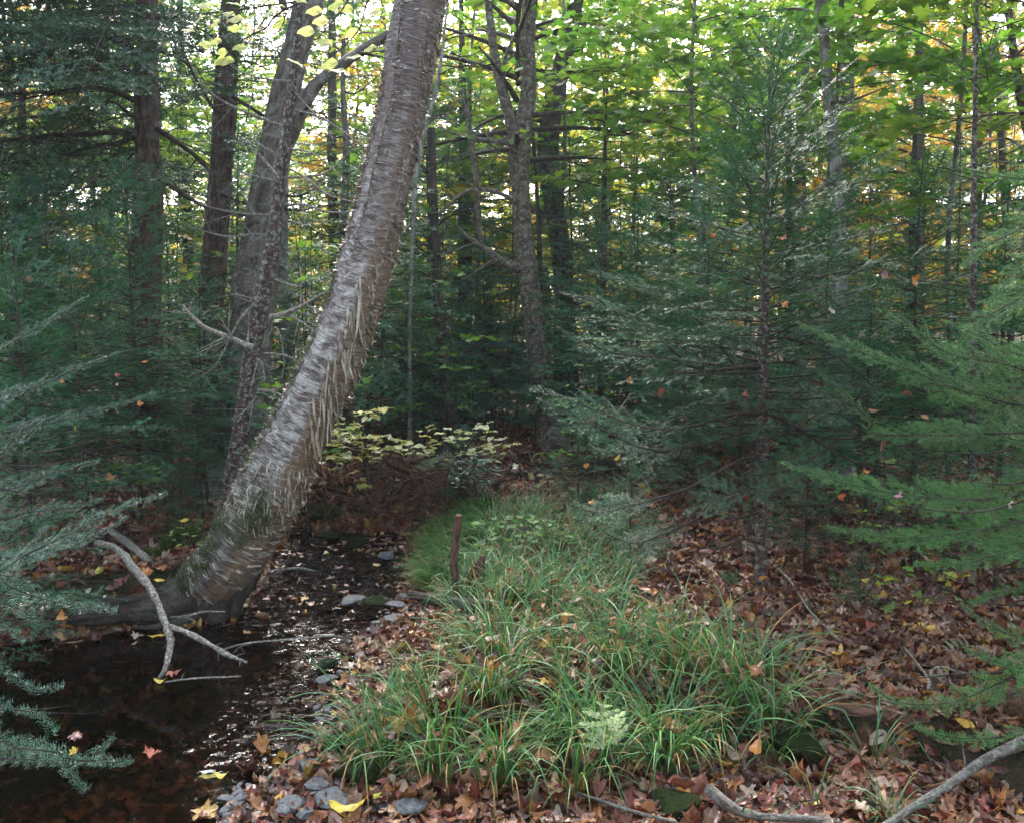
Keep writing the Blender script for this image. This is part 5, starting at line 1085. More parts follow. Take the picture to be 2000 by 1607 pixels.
# crowns of the drawn trees
def drawn_crown(parent, px, Y_, z0, z1, r, nl, col, seed, lsize=.1, dens=1.):
    rg = np.random.default_rng(seed); c = P(px, 300, Y_)
    g = broad(z1, z0, r, nl, .12, lsize, rg, base=(c[0], Y_, 0), sp1=.3 / dens, sp2=.17, sp3=.07, flat=.4); o = g.build('crown', ML, parent); o.color = col + (1,)
#drawn_crown(t3, 620, 6.9, 3.5, 4.4, 1.3, 7, (.42, .5, .2), 71, .1, .8)
drawn_crown(t5, 1010, 8.9, 3.2, 6., 1.9, 34, (.14, .29, .04), 72, .085)
# ---------------------------------------------------------------- sedge and grass
def blades(g, x, y, n_each, ln, wd, rng, cT, cB, spread=.03, lean=.9, seg=8, dirw=None, dead=.08, hz=None):
    N_ = len(x) * n_each; idx = np.repeat(np.arange(len(x)), n_each)
    L = np.broadcast_to(np.asarray(ln, float), (len(x),))[idx] * rng.uniform(.55, 1.15, N_)
    az = rng.uniform(0, 6.283, N_)
    if dirw is not None: az = np.where(rng.random(N_) < .55, dirw[idx] + rng.normal(0, .7, N_), az)
    bx = x[idx] + np.cos(az) * rng.random(N_) * spread; by = y[idx] + np.sin(az) * rng.random(N_) * spread
    z0 = H(x, y)[idx] - .01
    th0 = rng.uniform(.05, .55, N_); cv = rng.uniform(.5, 1.5, N_) * lean * 1.6; tw = rng.normal(0, .5, N_); kink = rng.random(N_) < .12; ka = rng.uniform(.4, .8, N_)
    out = np.stack([np.cos(az), np.sin(az), 0 * az], 1); sid = np.stack([-np.sin(az), np.cos(az), 0 * az], 1); p = np.stack([bx, by, z0], 1); vs = []; cs = []
    dead_ = rng.random(N_) < dead; cT = np.asarray(cT); cB = np.asarray(cB)
    base = np.where(dead_[:, None], np.array([.32, .2, .09]), cT * rng.uniform(.6, 1.35, (N_, 1)))
    W = wd * rng.uniform(.6, 1.2, N_)
    for k in range(seg + 1):
        f = k / seg; th = th0 + cv * f ** 1.4 + np.where(kink & (f > ka), .9, 0); w = W * (1 - f ** 3) * (.55 + .45 * min(1, f * 4)) + .0003
        a = tw * f; s_ = sid * np.cos(a)[:, None] + np.array([0, 0, 1.]) * np.sin(a)[:, None]
        vs += [p - s_ * (w / 2)[:, None], p + s_ * (w / 2)[:, None]]
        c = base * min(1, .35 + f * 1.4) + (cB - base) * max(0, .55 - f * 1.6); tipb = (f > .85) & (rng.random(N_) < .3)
        c = np.where(tipb[:, None], np.array([.3, .22, .08]), c); cs += [c, c]
        st = (L / seg)[:, None]; p = p + (out * np.sin(th)[:, None] + np.array([0, 0, 1.]) * np.cos(th)[:, None]) * st
        p[:, 2] = np.maximum(p[:, 2], z0 + .004 - .25 * f)
    v = np.stack(vs, 1); c = np.stack(cs, 1); m_ = 2 * (seg + 1); k = np.arange(seg)
    f = np.stack([2 * k, 2 * k + 1, 2 * k + 3, 2 * k + 2], 1); F_ = (f[None] + (np.arange(N_) * m_)[:, None, None]).reshape(-1, 4)
    g.add(v.reshape(-1, 3), F_, np.clip(c, 0, 1).reshape(-1, 3))
rng = np.random.default_rng(55)
SG1, SG2 = (.06, .175, .075), (.17, .13, .025)
def inpoly(px, py, poly):
    ins = np.zeros(len(px), bool)
    for i in range(len(poly)):
        a, b = poly[i], poly[(i + 1) % len(poly)]; c = (a[1] <= py) != (b[1] <= py); ins ^= c & (px < a[0] + (py - a[1]) / ((b[1] - a[1]) or 1e-9) * (b[0] - a[0]))
    return ins
def pick(poly, n, z=.2):
    P_ = np.array(poly); px = rng.uniform(P_[:, 0].min(), P_[:, 0].max(), n); py = rng.uniform(P_[:, 1].min(), P_[:, 1].max(), n); k = inpoly(px, py, poly)
    q = G(px[k], py[k], z); return q[:, 0], q[:, 1]
x, y = pick([(690, 1400), (760, 1330), (860, 1260), (1000, 1270), (1150, 1260), (1330, 1300), (1500, 1330), (1540, 1390), (1500, 1450), (1300, 1470), (1100, 1475), (900, 1470), (760, 1460), (690, 1450)], 82)
g = Geo(); n1 = len(x)
blades(g, x, y, 17, rng.uniform(.24, .48, n1), .0062, rng, SG1, SG2, .045, 1.0, dirw=np.where(x < -.1, math.pi, -math.pi / 2 + rng.normal(0, 1, n1)))
k = y < 3.55; blades(g, x[k], y[k], 11, .50, .0062, rng, (.075, .2, .06), SG2, .05, 1.05, dirw=np.full(k.sum(), -math.pi / 2 - .25))
k = x > .25; blades(g, x[k], y[k], 7, .52, .0072, rng, (.08, .21, .085), SG2, .05, .8, dirw=np.full(k.sum(), math.pi * .9))
o = g.build('sedge', M['grass'], loc=(0, 0, 0)); tag(o, 'long arching green sedge spilling over the bank in the foreground', 'sedge', None, 'stuff')
g = Geo()
x, y = pick([(870, 1130), (900, 1060), (1000, 1000), (1180, 980), (1260, 1060), (1230, 1150), (1150, 1200), (1000, 1180), (900, 1180)], 430, .25)
blades(g, x, y, 10, rng.uniform(.16, .34, len(x)), .0055, rng, (.075, .2, .085), (.10, .13, .04), .06, .9, dead=.05)
x, y = pick([(850, 1240), (1000, 1180), (1200, 1190), (1340, 1230), (1320, 1290), (1150, 1270), (1000, 1270), (880, 1270)], 110, .22)
blades(g, x, y, 12, rng.uniform(.16, .30, len(x)), .0055, rng, (.07, .17, .055), (.2, .13, .05), .06, .8, dead=.2)
o = g.build('grass', M['grass'], loc=(0, 0, 0)); tag(o, 'shorter grass on the rise behind the foreground sedge', 'grass', None, 'stuff')
g = Geo(); x, y = pick([(822, 1075), (840, 1000), (900, 975), (960, 985), (960, 1040), (900, 1080), (850, 1095)], 420, .25)
blades(g, x, y, 15, rng.uniform(.16, .28, len(x)), .0046, rng, (.055, .17, .045), (.09, .12, .03), .06, 1.1, dirw=np.full(len(x), -2.6), dead=.03)
o = g.build('fine_grass', M['grass'], loc=(0, 0, 0)); tag(o, 'soft mound of fine grass drooping to the stream beyond the sedge', 'grass', None, 'stuff')
for (px, py, n, ln, w, lb) in [(1740, 1530, 46, .2, .004, 'small low tuft of striped sedge at the bottom right of the photo'), (1710, 1420, 16, .38, .006, 'sparse tuft of wide arching blades beside the rotten log'), (1600, 1500, 12, .28, .005, 'few upright grass blades by the leaf covered black boulder'),
                           (1640, 1160, 10, .3, .005, 'lone sprig of grass in the leaves at the right'), (1490, 1330, 60, .42, .006, 'right hand tuft of the sedge standing apart from the main mass'), (1240, 1150, 16, .34, .006, 'upright blades on the rise behind the sedge'),
                           (335, 1060, 34, .15, .004, 'small green tuft on the mossy left bank by the birch'), (300, 1100, 16, .12, .006, 'broad bladed little tuft on the left bank above the forked branch'), (1500, 1560, 9, .22, .004, 'few thin blades by the right birch stick')]:
    q = G(px, py, .2); g = Geo(); blades(g, np.array([q[0]]), np.array([q[1]]), n, ln, w, rng, SG1, SG2, .035, .95); o = g.build('sedge_tuft', M['grass'], loc=(q[0], q[1], float(H(q[0], q[1])))); tag(o, lb, 'sedge')

g = Geo(); x, y = pick([(690, 1400), (860, 1220), (1000, 1180), (1250, 1200), (1540, 1380), (1480, 1450), (900, 1470)], 520)
litter(g, x, y, H(x, y) + rng.uniform(.03, .16, len(x)), .075, rng, .55, pw=pwb)
c_ = np.array([gp(px + rng.normal(0, w * .22), py + rng.normal(0, 6) - 8, .0) for (px, py, w, *_r) in ROCKS[:9] for _ in range(3)]); litter(g, c_[:, 0], c_[:, 1], c_[:, 2] + .07, .08, rng, .3)
o = g.build('caught_leaves', M['litter'], loc=(0, 0, 0)); tag(o, 'dead leaves caught among the sedge blades and on stones', 'leaf litter', None, 'stuff')
# ---------------------------------------------------------------- ferns
def fern(name, label, base, pts, Y_, pl, col, rng, npair=9, lobes=4, group=None):
    p, r = pxpath([(a, b, 3) for a, b in pts], Y_); g = Geo(); c, t, a_, b_, rr, s = tube(g, p, np.full(len(p), .0016), 30, 5, None, np.asarray(col) * .9)
    n = npair * 2; f = .22 + .76 * (np.repeat(np.arange(npair), 2) + .3) / npair; f3 = lambda A: np.stack([np.interp(f * s[-1], s, A[:, k]) for k in range(3)], -1)
    C, Tn = f3(c), nrm(f3(t)); up = nrm(np.array([0, -.75, .65]) + rng.normal(0, .1, (n, 3))); up = nrm(up - Tn * np.sum(up * Tn, 1)[:, None]); X_ = np.cross(up, Tn); sd = np.tile([1., -1.], npair)[:, None]
    d = nrm(Tn * .35 + X_ * sd); L = pl * np.sin(np.clip(.25 + f, 0, 1.12) * 2.75).clip(.12) * rng.uniform(.85, 1.1, n)
    h = [(0, 0)]; 
    for k in range(lobes): u = .12 + .8 * k / lobes; w = .19 * (1 - .75 * (k / lobes) ** 1.5); h += [(u, .05 if k else .04), (u + .02, w * .75), (u + .35 / lobes, w), (u + .7 / lobes, w * .8)]
    h += [(1, 0)]; tp = tmpl_star(mirror(h), .5, -.25)
    scatter(g, tp, C, basis(d, up), L, np.asarray(col) * rng.uniform(.75, 1.2, (n, 1)))
    o = g.build(name, M['leaf_veined'], loc=p[0]); tag(o, label, 'fern', group)
FR = (.34, .46, .36)
fern('fern_frond', 'pale frosty sensitive fern frond standing in front of the sedge', None, [(1200, 1490), (1185, 1440), (1175, 1390), (1190, 1345)], 2.8, .095, FR, rng, 6)
fern('fern_frond', 'lower pale green pinnae of the frosty fern hanging before the sedge', None, [(1195, 1430), (1175, 1418), (1175, 1435), (1195, 1465)], 2.78, .06, (.3, .42, .24), rng, 5)
fern('fern_frond', 'whitish fern frond lying over leaves at the right under the dark boughs', None, [(1920, 1265), (1880, 1262), (1840, 1275), (1810, 1290)], 3.7, .05, (.3, .34, .24), rng, 9)
fern('fern_frond', 'wilted pale fern frond arching over the sedge near its far edge', None, [(960, 1175), (1010, 1150), (1060, 1148), (1100, 1170)], 4.3, .06, (.24, .26, .16), rng, 10)
fern('fern_frond', 'brown and cream withered fern arching over the rotten log', None, [(1545, 1330), (1590, 1312), (1640, 1310), (1690, 1330)], 3.6, .035, (.26, .2, .12), rng, 12)
fern('fern_frond', 'pale green fern frond behind the root mass', None, [(850, 925), (835, 905), (818, 895), (800, 890)], 7.0, .12, (.2, .3, .15), rng, 10)
fern('fern_frond', 'curved whitish fern frond right of the root mass', None, [(850, 920), (860, 900), (880, 888), (905, 890)], 7.0, .07, (.32, .38, .28), rng, 10)
fern('fern_frond', 'low green fern in the leaves below the tall fir stem', None, [(1470, 1200), (1500, 1188), (1530, 1190), (1555, 1200)], 4.3, .08, (.05, .13, .05), rng, 9)
fern('fern_frond', 'dim green fern left of the tall fir foot', None, [(1400, 1165), (1420, 1140), (1440, 1130), (1465, 1150)], 4.6, .08, (.05, .13, .05), rng, 9)
fern('fern_frond', 'brown withered fern on the lip of the rise beneath the grey rock gap', None, [(1090, 1000), (1100, 960), (1110, 930), (1125, 915)], 7.2, .08, (.28, .25, .14), rng, 8)

# ---------------------------------------------------------------- leafy shrubs drawn from the photo
def shrub(name, label, cat, stems, Y_, boxes, lsize, cols, rng, tp, droop=.2, flat=.25, mat=None, group=None, stick=None):
    p0 = P(stems[0][0][0], stems[0][0][1], Y_); t = thing(name, label, cat, p0, group)
    g = Geo(); gl_ = Geo()
    for st in stems:
        p, r = pxpath([(q[0], q[1], q[2]) for q in st], Y_); tube(g, p, np.maximum(r, .001), 30, 5, None)
    for (x0, y0, x1, y1, n) in boxes:
        px = rng.uniform(x0, x1, n); py = rng.uniform(y0, y1, n) + (px - (x0 + x1) / 2) * rng.uniform(-.15, .15); yy = Y_ + rng.uniform(-.3, .3, n)
        q = P(px, py, yy); a = rng.uniform(0, 6.28, n); d = np.stack([np.cos(a), np.sin(a), -droop * rng.random(n)], 1); up = np.array([0, 0, 1.]) + rng.normal(0, flat * .7, (n, 3))
        c = np.asarray(cols)[rng.integers(0, len(cols), n)] * rng.uniform(.8, 1.15, (n, 1)); scatter(gl_, tp, q - d * lsize * .5, basis(d, up), lsize * rng.uniform(.7, 1.15, n), c)
        hub = P((x0 + x1) / 2, y1, Y_); m_ = min(n, 14); j = rng.integers(0, n, m_); dd = q[j] - d[j] * lsize * .5 - hub; L = np.linalg.norm(dd, axis=1)
        wood(g, Tw(np.repeat(hub[None], m_, 0), dd, (0, 0, 1), L, np.stack([0 * L, 0 * L, 0 * L], 1), .0016), 3, (1, 1, 1), 0, 3, .4)
    g.build('stem', M['twig'], t); gl_.build('foliage', mat or M['leaf_veined'], t); return t
PY = [(.48, .52, .22), (.45, .52, .28), (.55, .5, .12), (.58, .62, .4), (.38, .46, .2)]
shrub('hobblebush', 'shrub of pale yellow leaves in flat layers just right of the birch', 'shrub', [[(720, 960, 7), (715, 880, 6), (700, 810, 4)], [(720, 940, 6), (770, 880, 5), (820, 860, 3)], [(715, 900, 5), (670, 870, 4), (640, 880, 3)]], 6.3,
      [(650, 805, 760, 830, 12), (650, 825, 700, 860, 9), (635, 862, 780, 885, 26), (660, 842, 740, 860, 14), (760, 862, 850, 882, 16), (620, 885, 690, 925, 14), (700, 935, 745, 950, 6), (715, 792, 760, 806, 5), (650, 890, 760, 905, 12), (700, 842, 900, 862, 12)], .105, PY, rng, FLATL)
shrub('hobblebush', 'shrub of small pale cream leaves between the root mass and the centre tree', 'shrub', [[(905, 960, 6), (900, 900, 5), (930, 850, 4), (960, 825, 3)], [(900, 900, 5), (870, 870, 4), (845, 862, 3)]], 6.6,
      [(845, 855, 920, 870, 16), (890, 840, 970, 862, 18), (920, 825, 972, 835, 7), (950, 855, 1010, 872, 12), (850, 875, 1000, 890, 20), (930, 880, 990, 905, 10)], .08, PY + [(.6, .6, .45)], rng, FLATL)
shrub('low_shrub', 'low shrub of small glossy bluish white leaves before the centre tree', 'shrub', [[(930, 970, 5), (925, 920, 4), (935, 895, 3)]], 6.4, [(875, 895, 975, 935, 150), (900, 885, 950, 900, 40), (880, 935, 960, 950, 40)], .035, [(.16, .26, .22), (.22, .32, .28), (.12, .2, .16)], rng, tmpl_star(OVATE_S, .2, .1), mat=M['needle'])
shrub('low_shrub', 'small creamy leaved shrub under the centre tree', 'shrub', [[(1075, 980, 4), (1070, 940, 4)]], 6.9, [(1035, 925, 1100, 960, 26), (1085, 915, 1110, 930, 6)], .07, [(.4, .38, .22), (.3, .33, .18)], rng, LIT[8])
shrub('low_shrub', 'clump of broad pale green leaves shining in the grass behind the sedge', 'shrub', [[(1030, 1130, 5), (1030, 1060, 4)]], 5.2, [(920, 1030, 1130, 1080, 75), (960, 1010, 1080, 1035, 30)], .06, [(.2, .34, .2), (.3, .42, .3), (.14, .3, .1)], rng, LIT[8], flat=.35)
shrub('leafy_seedling', 'small mossy green seedling leaves on the left bank beside the birch', 'seedling', [[(380, 1070, 4), (370, 1040, 3)]], 4.9, [(330, 1015, 415, 1070, 26)], .045, [(.12, .26, .06), (.2, .3, .08)], rng, LIT[12])
shrub('leafy_seedling', 'bright pale seedling on the shore beside the big yellow leaf', 'seedling', [[(735, 1590, 4), (718, 1550, 3)]], 2.9, [(700, 1540, 745, 1570, 6)], .045, [(.12, .26, .12), (.4, .45, .08)], rng, FLATL)
shrub('leafy_seedling', 'maple seedling with yellow rimmed green leaves low at the right under the green boughs', 'seedling', [[(1900, 1180, 4), (1850, 1150, 4), (1790, 1120, 3)]], 3.5, [(1700, 1100, 1900, 1185, 30)], .045, [(.08, .2, .05), (.14, .28, .05), (.35, .4, .07)], rng, LIT[0], flat=.5)
shrub('leafy_seedling', 'green seedling at the lower left forest edge in front of the firs', 'seedling', [[(250, 970, 4), (250, 920, 3)]], 5.2, [(200, 905, 310, 950, 26)], .06, [(.07, .2, .05), (.16, .3, .06)], rng, LIT[0])
# overhanging branch with pale yellow leaves
bt_ = thing('beech_branch', 'overhanging branch with large pale yellow leaves at the top between the hemlock and the birch', 'branch', P(760, -60, 3.3)); g = Geo()
for pts in ([(780, -80, 6), (680, -20, 5), (600, 0, 4), (540, 30, 3.5), (520, 55, 3), (480, 75, 2.5), (440, 110, 2)], [(600, 0, 3), (500, 15, 3), (450, 22, 2.5), (395, 30, 2)], [(700, -30, 3), (660, 30, 2.5), (600, 100, 2), (592, 125, 1.5)], [(780, -80, 5), (720, 0, 4), (700, 60, 3), (650, 110, 2)], [(560, 25, 3), (545, 60, 2), (500, 80, 2)]):
    limb(g, pts, 3.3, rng, 5, seg=5, twl=.1, n=36, sub=False)
g.build('twig', M['twig'], bt_); g = Geo()
px = np.array([400, 412, 430, 462, 478, 445, 476, 457, 482, 492, 520, 556, 600, 505, 440, 433, 592, 560, 380, 415, 470, 640, 700, 720, 690, 650, 660, 735, 680, 710, 630, 745, 615, 670, 470, 535.])
py = np.array([28, 14, 40, 30, 35, 100, 92, 118, 92, 62, 5, 12, 4, 30, 112, 78, 130, 40, 60, 90, 55, 40, 60, 38, 15, 88, 120, 90, 140, 110, 20, 20, 60, 5, 10, 20.])
q = P(px, py, 3.3 + rng.uniform(-.15, .15, len(px))); n = len(px); a = rng.uniform(2.2, 4.2, n); d = np.stack([np.cos(a), rng.normal(0, .3, n), -.25 - .3 * rng.random(n)], 1)
scatter(g, FLATL, q, basis(d, np.array([0, -.75, .6]) + rng.normal(0, .3, (n, 3))), .062 * rng.uniform(.7, 1.15, n), np.array([(.42, .52, .24), (.5, .56, .32), (.4, .48, .2)])[rng.integers(0, 3, n)])
M['pale'] = foliage_mat('translucent_pale_leaf', .5, .6, .3, 0, veins=True); g.build('leaves', M['pale'], bt_)

# ---------------------------------------------------------------- sticks, branches, logs, roots
def stick(name, label, paths, Y_, mat, tw=0, cat='branch', seg=10, knob=.2, twl=.1, n=60, ground=False):
    if ground:
        q_ = []
        for pts in paths:
            l_ = []
            for q in pts:
                w = gp(q[0], q[1], q[2] / 2 / F * 3 + .055); l_.append((q[0], q[1], q[2], float(w[1])))
            q_.append(l_)
        paths = q_
    p0 = P(paths[0][0][0], paths[0][0][1], paths[0][0][3] if len(paths[0][0]) > 3 else Y_); g = Geo()
    for pts in paths: limb(g, pts, Y_, rng, tw, seg=seg, knob=knob, twl=twl, n=n, rscale=.3, sub=False, mat=0)
    o = g.build(name, M[mat], loc=p0); return tag(o, label, cat)
stick('forked_branch', 'knobbly grey forked branch dipping from the left bank into the pool', [[(190, 1060, 9.5, 4.75), (230, 1072, 13.6, 4.6), (262, 1110, 15.0, 4.4), (290, 1145, 15.0, 4.25), (308, 1175, 13.6, 4.1), (320, 1210, 12.2, 4.0), (333, 1245, 13.6, 3.9), (330, 1275, 10.2, 3.8), (322, 1305, 8.2, 3.72), (310, 1325, 4.1, 3.7)],
      [(330, 1222, 9.5, 3.96), (360, 1232, 10.9, 3.9), (400, 1252, 10.2, 3.85), (440, 1275, 8.8, 3.8), (482, 1293, 6.1, 3.78)]], 4.0, 'deadwood', 9, twl=.05, n=160, knob=.45, seg=14)
stick('wet_branch', 'lichen whitened branch lying on the leaves just above the forked branch', [[(218, 1038, 12), (250, 1060, 16), (280, 1085, 13), (306, 1105, 8)]], 4.9, 'deadwood', 4, ground=True)
stick('broken_stick', 'short dark snapped stick on the bank left of the birch base', [[(300, 1112, 12), (325, 1108, 14), (352, 1098, 12)]], 4.85, 'root')
stick('birch_twig', 'thin pale twig over the dark water under the birch base', [[(332, 1205, 3), (365, 1202, 4), (400, 1194, 4), (440, 1194, 3)], [(345, 1206, 3), (365, 1206, 3), (382, 1212, 3)]], 4.5, 'deadwood', 0, seg=5)
stick('floating_twig', 'long thin twig curving across the riffle', [[(435, 1268, 3), (480, 1256, 4), (560, 1248, 4), (640, 1242, 3), (700, 1245, 2)], [(455, 1275, 2), (470, 1262, 2), (500, 1254, 2)]], 4.1, 'deadwood', 3, seg=5, twl=.06)
stick('sunken_twig', 'arched thin twig breaking the surface of the dark pool', [[(320, 1332, 3), (370, 1325, 4), (420, 1322, 4), (470, 1320, 3)]], 3.62, 'deadwood', 2, seg=5, twl=.04)
stick('riffle_stick', 'stick lying across the upper riffle just right of the birch', [[(500, 1122, 5), (540, 1114, 7), (590, 1110, 6), (640, 1122, 3)]], 5.75, 'deadwood', 3, seg=6, twl=.1)
for k, (pts, lb) in enumerate([([(895, 1155, 17), (886, 1110, 18), (890, 1060, 15), (897, 1006, 15)], 'tall dark broken stub standing in the sedge by the stream'), ([(935, 1155, 16), (938, 1120, 16), (944, 1085, 12)], 'right hand of two short dark stubs leaning together in the sedge'), ([(914, 1140, 10), (925, 1112, 13), (943, 1090, 12)], 'left hand of two short dark stubs leaning together in the sedge')]):
    stick('broken_stub', lb, [pts], 4.5, 'root', 0, 'stick', n=30, knob=.3)
stick('rotten_log', 'low mossy rotten log the three dark stubs stand on', [[(800, 1160, 14), (850, 1170, 24), (920, 1180, 24), (1000, 1180, 14)]], 4.5, 'bark_dark', 5, 'log', seg=18, knob=.3, n=50, ground=True)
stick('birch_stick', 'weathered grey white branch crossing the bottom right corner', [[(1690, 1640, 13), (1760, 1590, 16), (1850, 1535, 18), (1930, 1480, 22), (2020, 1440, 24)]], 2.9, 'stick', 3, seg=14, ground=True)
stick('birch_stick', 'silvery bark covered stick lying along the bottom edge right of centre', [[(1385, 1540, 24), (1420, 1568, 24), (1470, 1592, 17), (1560, 1598, 15), (1640, 1606, 12)]], 2.8, 'stick', 3, seg=12, knob=.3, ground=True)
stick('thin_branch', 'thin bare branch lying on leaves at the bottom centre', [[(1130, 1548, 5), (1180, 1565, 7), (1240, 1585, 8), (1320, 1605, 7)]], 2.85, 'stick', 3, seg=6, ground=True)
stick('decayed_log', 'decayed split log half buried in leaves at the right', [[(1560, 1350, 16, 3.75), (1620, 1372, 26, 3.7), (1700, 1392, 30, 3.65), (1780, 1408, 24, 3.6), (1850, 1420, 10, 3.6)]], 3.7, 'root', 3, 'log', seg=20, knob=.35, n=70, ground=True)
stick('thin_branch', 'forked thin branch on the leaves above the decayed log', [[(1765, 1262, 3), (1800, 1305, 5), (1815, 1330, 7), (1812, 1345, 5)], [(1815, 1322, 5), (1830, 1302, 5), (1880, 1312, 4), (1920, 1316, 2)]], 3.7, 'deadwood', 3, seg=5, ground=True)
stick('thin_branch', 'long thin bent twig slanting across the leaves under the tall fir', [[(1450, 1060, 5), (1490, 1085, 6), (1540, 1130, 5), (1580, 1190, 5), (1640, 1250, 4)]], 4.3, 'deadwood', 4, seg=5, ground=True)
stick('thin_branch', 'leaning dead twig rising through the sprays right of the centre tree', [[(1280, 930, 5), (1260, 890, 5), (1235, 845, 6), (1200, 800, 5), (1178, 775, 3)], [(1205, 806, 4), (1225, 780, 3), (1232, 768, 2)]], 4.9, 'deadwood', 3, seg=5)
# root mass and twiggy overhang on the far bank
t = thing('root_mass', 'tangle of upturned roots and twigs on the far bank right of the birch', 'roots', G(800, 935, .3)); g = Geo()
for k in range(64):
    a = rng.normal(0, 1.2); L = rng.uniform(25, 120); yy = 6.75 + rng.uniform(-.25, .15); x0, y0 = 798 + rng.normal(0, 48), 925 + rng.normal(0, 12)
    pts = [(x0, y0, rng.uniform(2.5, 7), yy), (x0 + math.sin(a) * L * .5 + rng.normal(0, 8), y0 + math.cos(a) * L * .35 - 6, rng.uniform(2, 5), yy - .05), (x0 + math.sin(a) * L, y0 + math.cos(a) * L * .62 + rng.uniform(0, 24), 1.4, yy - .08)]
    p, r = pxpath(pts, yy); tube(g, p, r, 14, 5, rough_disp(.002, 2, 20, k), mat=0)
for k in range(46):
    x0 = rng.uniform(600, 860); y0 = rng.uniform(945, 985); yy = 6.82 + rng.uniform(-.08, .03); dx = rng.normal(0, 45)
    p, r = pxpath([(x0, y0, 3.2, yy), (x0 + dx * .5, y0 + rng.uniform(5, 25), 2.6, yy - .03), (x0 + dx, y0 + rng.uniform(25, 60), 1.2, yy - .02)], yy); tube(g, p, r, 10, 4)
g.build('root', M['root'], t)
g = Geo()
for k in range(7): p, r = pxpath([(798, 925, 18, 6.8), (798 + rng.normal(0, 25), 900, 14, 6.8), (798 + rng.normal(0, 50), 880 + rng.normal(0, 8), 4, 6.8)], 6.8); tube(g, p, r, 12, 8, rough_disp(.008, 2, 20, k))
g.build('stub', M['root'], t)
t = thing('fallen_limb', 'brush of fallen roots and dark limbs at the foot of the centre trees', 'branch', G(1160, 940, .3)); g = Geo()
for k in range(60):
    x0 = rng.uniform(1010, 1220); y0 = rng.uniform(905, 960); dx = rng.normal(0, 50); yy = rng.uniform(7.4, 8.2); p, r = pxpath([(x0, y0, 6, yy), (x0 + dx * .5, y0 - rng.uniform(-5, 18), 5, yy), (x0 + dx, y0 + rng.uniform(-10, 20), 2, yy)], yy); tube(g, p, r, 10, 5, rough_disp(.003, 2, 20, k))
g.build('limb', M['bark_dark'], t)
g = Geo(); n = 1500; px = rng.uniform(590, 930, n); py = rng.uniform(925, 1000, n); q = P(px, py, rng.uniform(6.85, 7.2, n)); zz = H(q[:, 0], q[:, 1])
litter(g, q[:, 0], q[:, 1], zz + rng.uniform(.02, .09, n), .085, rng, .6, tint=1.2)
o = g.build('bank_leaves', M['litter'], loc=(0, 0, 0)); tag(o, 'rust coloured leaves heaped on the far bank around the roots', 'leaf litter', None, 'stuff')
# twig litter
g = Geo(); n = 420; x, y, d = land_pts(900, -5, 5, 2.6, 8.5, rng); x, y = x[:n], y[:n]; a = rng.uniform(0, 6.28, len(x))
T = Tw(np.stack([x, y, H(x, y) + rng.uniform(.02, .05, len(x))], 1), np.stack([np.cos(a), np.sin(a), rng.normal(0, .08, len(x))], 1), (0, 0, 1), rng.uniform(.08, .45, len(x)), np.stack([rng.normal(0, .03, len(x)), rng.normal(0, .03, len(x)), 0 * x], 1), rng.uniform(.001, .003, len(x)))
K = kids(T, .07, .2, 40, .5, rng, allround=False, sag=-.01, minL=.03); wood(g, T, 5, (1, 1, 1), 0, 4, .5); wood(g, K, 2, (1, 1, 1), 0, 3, .5)
o = g.build('twig_litter', M['twig'], loc=(0, 0, 0)); tag(o, 'thin bare twigs scattered over the fallen leaves', 'twigs', None, 'stuff')
# moss carpets on banks
g = Geo(); XX, YY = rng.uniform(-4, 1.6, 60000), rng.uniform(2.8, 7.6, 60000); zz = H(XX, YY); e = .03; sx_ = (H(XX + e, YY) - zz) / e; sy_ = (H(XX, YY + e) - zz) / e; sl = np.hypot(sx_, sy_)
k = (sl > .45) & (zz > .02) & (fbm(np.stack([XX, YY], 1) * 2.5, 2, 8) > -.25); p = np.stack([XX[k], YY[k], zz[k]], 1); nn = nrm(np.stack([-sx_[k], -sy_[k], np.ones(k.sum())], 1))
if len(p): tufts(g, p, nn, 60000, .018, rng, (.02, .035, .01), (.06, .09, .025), .012)
mm = Geo()
for (px, py, w, h_, lb) in [(368, 1045, 96, .8, 'mossy green hump of the left bank against the birch'), (290, 1075, 70, .5, 'lower mossy hump of the left bank above the forked branch'), (640, 985, 80, .5, 'mossy lip of the far bank right of the birch'), (860, 1110, 60, .7, 'mossy hump at the stream edge left of the dark stubs')]:
    c = gp(px, py + 20, .02); s = w / 2 / F * c[1]; t = thing('mossy_hummock', lb, 'moss', c); r_ = rock_mesh(s, s * .9, s * h_, int(px), 1., c + [0, 0, s * .1], .3, sub=4); r_.build('mound', M['rock'], t)
    v_ = r_.v[0]; tg = Geo(); tufts(tg, v_, nrm(v_ - c) + [0, 0, .4], 9000, .022, rng, (.03, .05, .012), (.10, .14, .04), .008); tg.build('moss', M['grass'], t)
o = g.build('bank_moss', M['grass'], loc=(0, 0, 0)); tag(o, 'dark green moss on the cut banks of the stream', 'moss', None, 'stuff')

